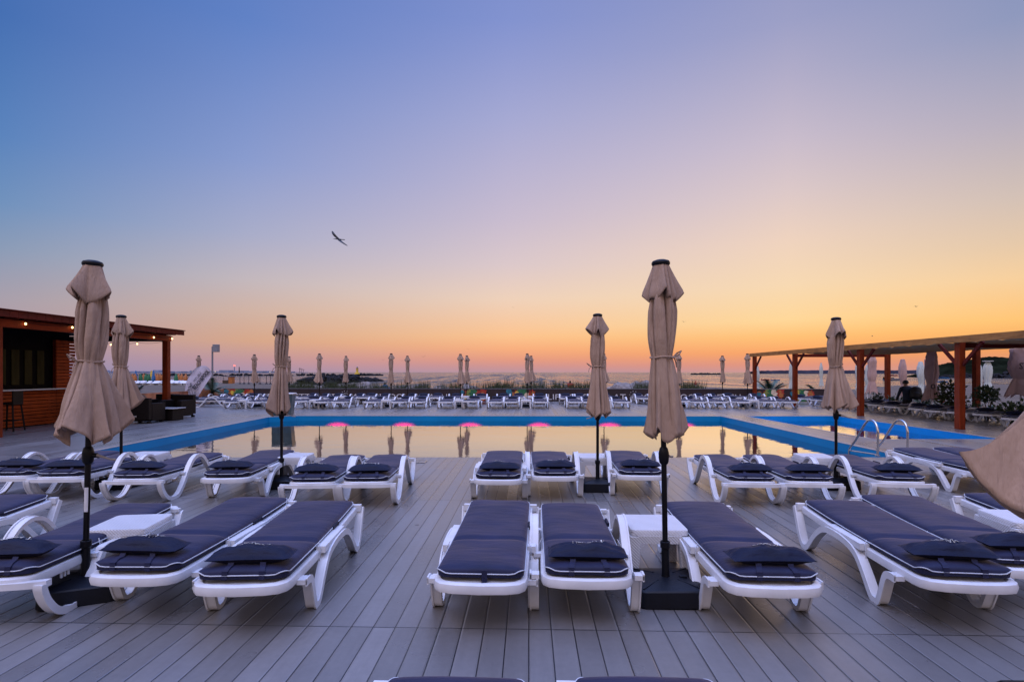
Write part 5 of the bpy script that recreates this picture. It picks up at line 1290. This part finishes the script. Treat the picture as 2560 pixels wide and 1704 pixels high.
soar = lambda s: [(0, s * .03, .01, .16), (-.03, s * .18, .05, .17), (-.02, s * .34, .10, .15), (.04, s * .50, .10, .11), (.09, s * .60, .09, .05)]
flap = lambda s: [(0, s * .03, .01, .14), (-.02, s * .18, .12, .14), (.01, s * .34, .20, .12), (.06, s * .50, .16, .09), (.09, s * .60, .12, .04)]
bA, bB = bird(soar, 1.2), bird(flap, 1.2)
def bd(px, py, wpx, m, rot, label):
    D = 1.25 * F / (wpx * 1.45); z = H - (py - 930) * D / F; p = W(px, D, z); o = link('bird', m); o.location = p; o.rotation_euler = rot; tag(o, label, 'bird', 'birds in the sky'); return o
# large one: wings from upper left to lower right, head to the left
D = 27.0; o = link('bird', bA); o.location = W(845.5, D, H + (930 - 598) * D / F); tag(o, 'largest dark bird, gliding high in the blue sky left of centre', 'bird', 'birds in the sky')
big = bA.copy(); big.transform(Matrix((Vector((.95, .12, -.06)), Vector((-.70, .25, .66)), Vector((.1, -.9, .3)))).transposed().to_4x4()); o.data = big
for px, py, w, m, rz, lab in ((1283, 768, 5, bA, .5, 'tiny bird in the orange sky, right of the centre umbrellas'), (1710, 804, 9, bA, .2, 'small gliding bird right of the tall near umbrella'), (2291, 766, 10, bA, .3, 'small gliding bird high above the right pergola'),
                             (2181, 840, 7, bB, .8, 'small bird low above the pergola beam'), (1171, 873, 6, bA, .2, 'tiny bird just above the paired far umbrellas'), (957.5, 899, 7, bA, .6, 'tiny bird above the sea, leftmost of three low ones'),
                             (1004.5, 901.5, 6, bB, .2, 'tiny bird above the sea, middle of three low ones'), (1057.7, 892, 9, bB, .1, 'small V winged gull above the sea, rightmost of three low ones')):
    bd(px, py, w, m, (0, 0, pi / 2 + rz), lab)

# ------------------------------------------------------------------ people
def person_mesh(J, E_, R, mats, split):
    me = bpy.data.meshes.new('sk'); me.from_pydata(J, E_, []); o = bpy.data.objects.new('sk', me); C.objects.link(o)
    sk = o.modifiers.new('skin', 'SKIN'); sk.use_smooth_shade = True; ss = o.modifiers.new('sub', 'SUBSURF'); ss.levels = 2; ss.render_levels = 2
    for i, v in enumerate(me.skin_vertices[0].data): v.radius = R[i]; v.use_root = (i == 0)
    dg = bpy.context.evaluated_depsgraph_get(); dg.update(); m2 = bpy.data.meshes.new_from_object(o.evaluated_get(dg)); bpy.data.objects.remove(o); bpy.data.meshes.remove(me)
    m2.materials.clear()
    for m in mats: m2.materials.append(m)
    for p in m2.polygons: p.material_index = split(p.center); p.use_smooth = True
    return m2
# standing, seen from behind, leaning slightly forward; +x right, +y away from the camera
J = [(0, 0, .96), (0, .02, 1.12), (0, .06, 1.30), (0, .10, 1.43), (0, .13, 1.52), (0, .16, 1.60), (0, .17, 1.69),
     (.19, .10, 1.40), (.27, .08, 1.16), (.24, .26, .98), (.22, .34, .93), (-.19, .10, 1.40), (-.29, .08, 1.16), (-.30, .22, .94), (-.29, .28, .88),
     (.10, 0, .90), (.12, .03, .50), (.12, -.02, .09), (.13, .12, .04), (-.10, 0, .90), (-.13, .04, .50), (-.14, -.01, .09), (-.15, .13, .04)]
Eg = [(0, 1), (1, 2), (2, 3), (3, 4), (4, 5), (5, 6), (3, 7), (7, 8), (8, 9), (9, 10), (3, 11), (11, 12), (12, 13), (13, 14), (0, 15), (15, 16), (16, 17), (17, 18), (0, 19), (19, 20), (20, 21), (21, 22)]
R = [(.17, .13), (.17, .13), (.19, .13), (.15, .10), (.06, .06), (.085, .10), (.075, .09), (.085, .08), (.06, .06), (.045, .045), (.035, .02), (.085, .08), (.06, .06), (.045, .045), (.035, .02),
     (.10, .10), (.07, .07), (.05, .05), (.05, .035), (.10, .10), (.07, .07), (.05, .05), (.05, .035)]
me = person_mesh(J, Eg, R, [M['navy_hoodie'], M['skin'], M['trousers']], lambda c: 1 if (c.z > 1.49 or (c.z < .965 and c.y > .2)) else (2 if c.z < .93 else 0))
p = W(2268.5, 23.2); pe = link('person', me); pe.location = (p.x, p.y, -.44); pe.rotation_euler = (0, 0, -.15); tag(pe, 'person in a dark blue hoodie seen from behind, carrying a black backpack', 'person')
mb = MB(); rings = []
for k in range(9):
    a = k / 8 * pi; r = .105 * sin(a) + .004; z = 1.665 - .115 * cos(a) * -1
    rings.append([(r * 1.02 * cos(q * pi / 8), .155 + r * 1.12 * sin(q * pi / 8) - .012, 1.655 + .11 * -cos(a)) for q in range(16)])
mb.ring_loft(rings[3:]); mb.build('hair', M['hair'], pe, smooth=True)
mb = MB()
for s in (-1, 1): mb.ring_loft([[(s * .092 + dx, .17 + .025 * cos(q * pi / 4), 1.625 + .035 * sin(q * pi / 4)) for q in range(8)] for dx in (0, s * .014)])
mb.build('ear', M['skin'], pe)
bpk = empty('backpack', (0, 0, 0)); tag(bpk, 'bulky black backpack on the back of the person in the dark blue hoodie', 'backpack')
bpk.location = (p.x + .17, p.y - .12, -.44 + .98); bpk.rotation_euler = (radians(-8), radians(12), -.3)
mb = MB(); mb.ring_loft([[(w * cos(q * pi / 8), -.12 + d_ * sin(q * pi / 8), z) for q in range(16)] for w, d_, z in ((.08, .05, -.04), (.19, .12, .02), (.22, .15, .18), (.20, .15, .36), (.15, .11, .47), (.05, .04, .51))]); mb.build('bag', M['hair'], bpk, smooth=True)
mb = MB(); mb.ring_loft([[(w * cos(q * pi / 8), -.25 + d_ * sin(q * pi / 8), z) for q in range(16)] for w, d_, z in ((.06, .02, .03), (.13, .06, .06), (.14, .06, .22), (.06, .02, .26))]); mb.build('pocket', M['hair'], bpk, smooth=True)
mb = MB(); mb.tube([(-.12, -.02, .42), (-.13, .10, .46), (-.13, .22, .38)], .02, 6); mb.tube([(.12, -.02, .42), (.11, .10, .46), (.11, .22, .38)], .02, 6); mb.build('strap', M['hair'], bpk)
# two people sitting by the water
Js = [(0, 0, .16), (0, .02, .34), (0, .03, .50), (0, .02, .58), (0, .03, .68), (0, .04, .76), (.17, .03, .53), (.22, .12, .34), (.16, .28, .34), (-.17, .03, .53), (-.22, .12, .34), (-.16, .28, .34), (.10, .08, .14), (.12, .42, .34), (.12, .62, .06), (-.10, .08, .14), (-.12, .42, .34), (-.12, .62, .06)]
Es = [(0, 1), (1, 2), (2, 3), (3, 4), (4, 5), (2, 6), (6, 7), (7, 8), (2, 9), (9, 10), (10, 11), (0, 12), (12, 13), (13, 14), (0, 15), (15, 16), (16, 17)]
Rs = [(.16, .13), (.15, .12), (.16, .11), (.055, .055), (.08, .095), (.07, .08), (.07, .07), (.05, .05), (.04, .04), (.07, .07), (.05, .05), (.04, .04), (.09, .09), (.07, .07), (.05, .05), (.09, .09), (.07, .07), (.05, .05)]
for px, D, z, mt, lab in ((962, 43, .10, 'blue', 'small distant person in blue sitting at the water, left of centre'), (1425, 39, .30, 'red', 'small distant person in red sitting on the boulders behind the fence')):
    me = person_mesh(Js, Es, Rs, [M[mt], M['hair']], lambda c: 1 if c.z > .58 or c.z < .2 else 0); p = W(px, D); o = link('person', me); o.location = (p.x, p.y, z); o.rotation_euler = (0, 0, -.4); tag(o, lab, 'person')
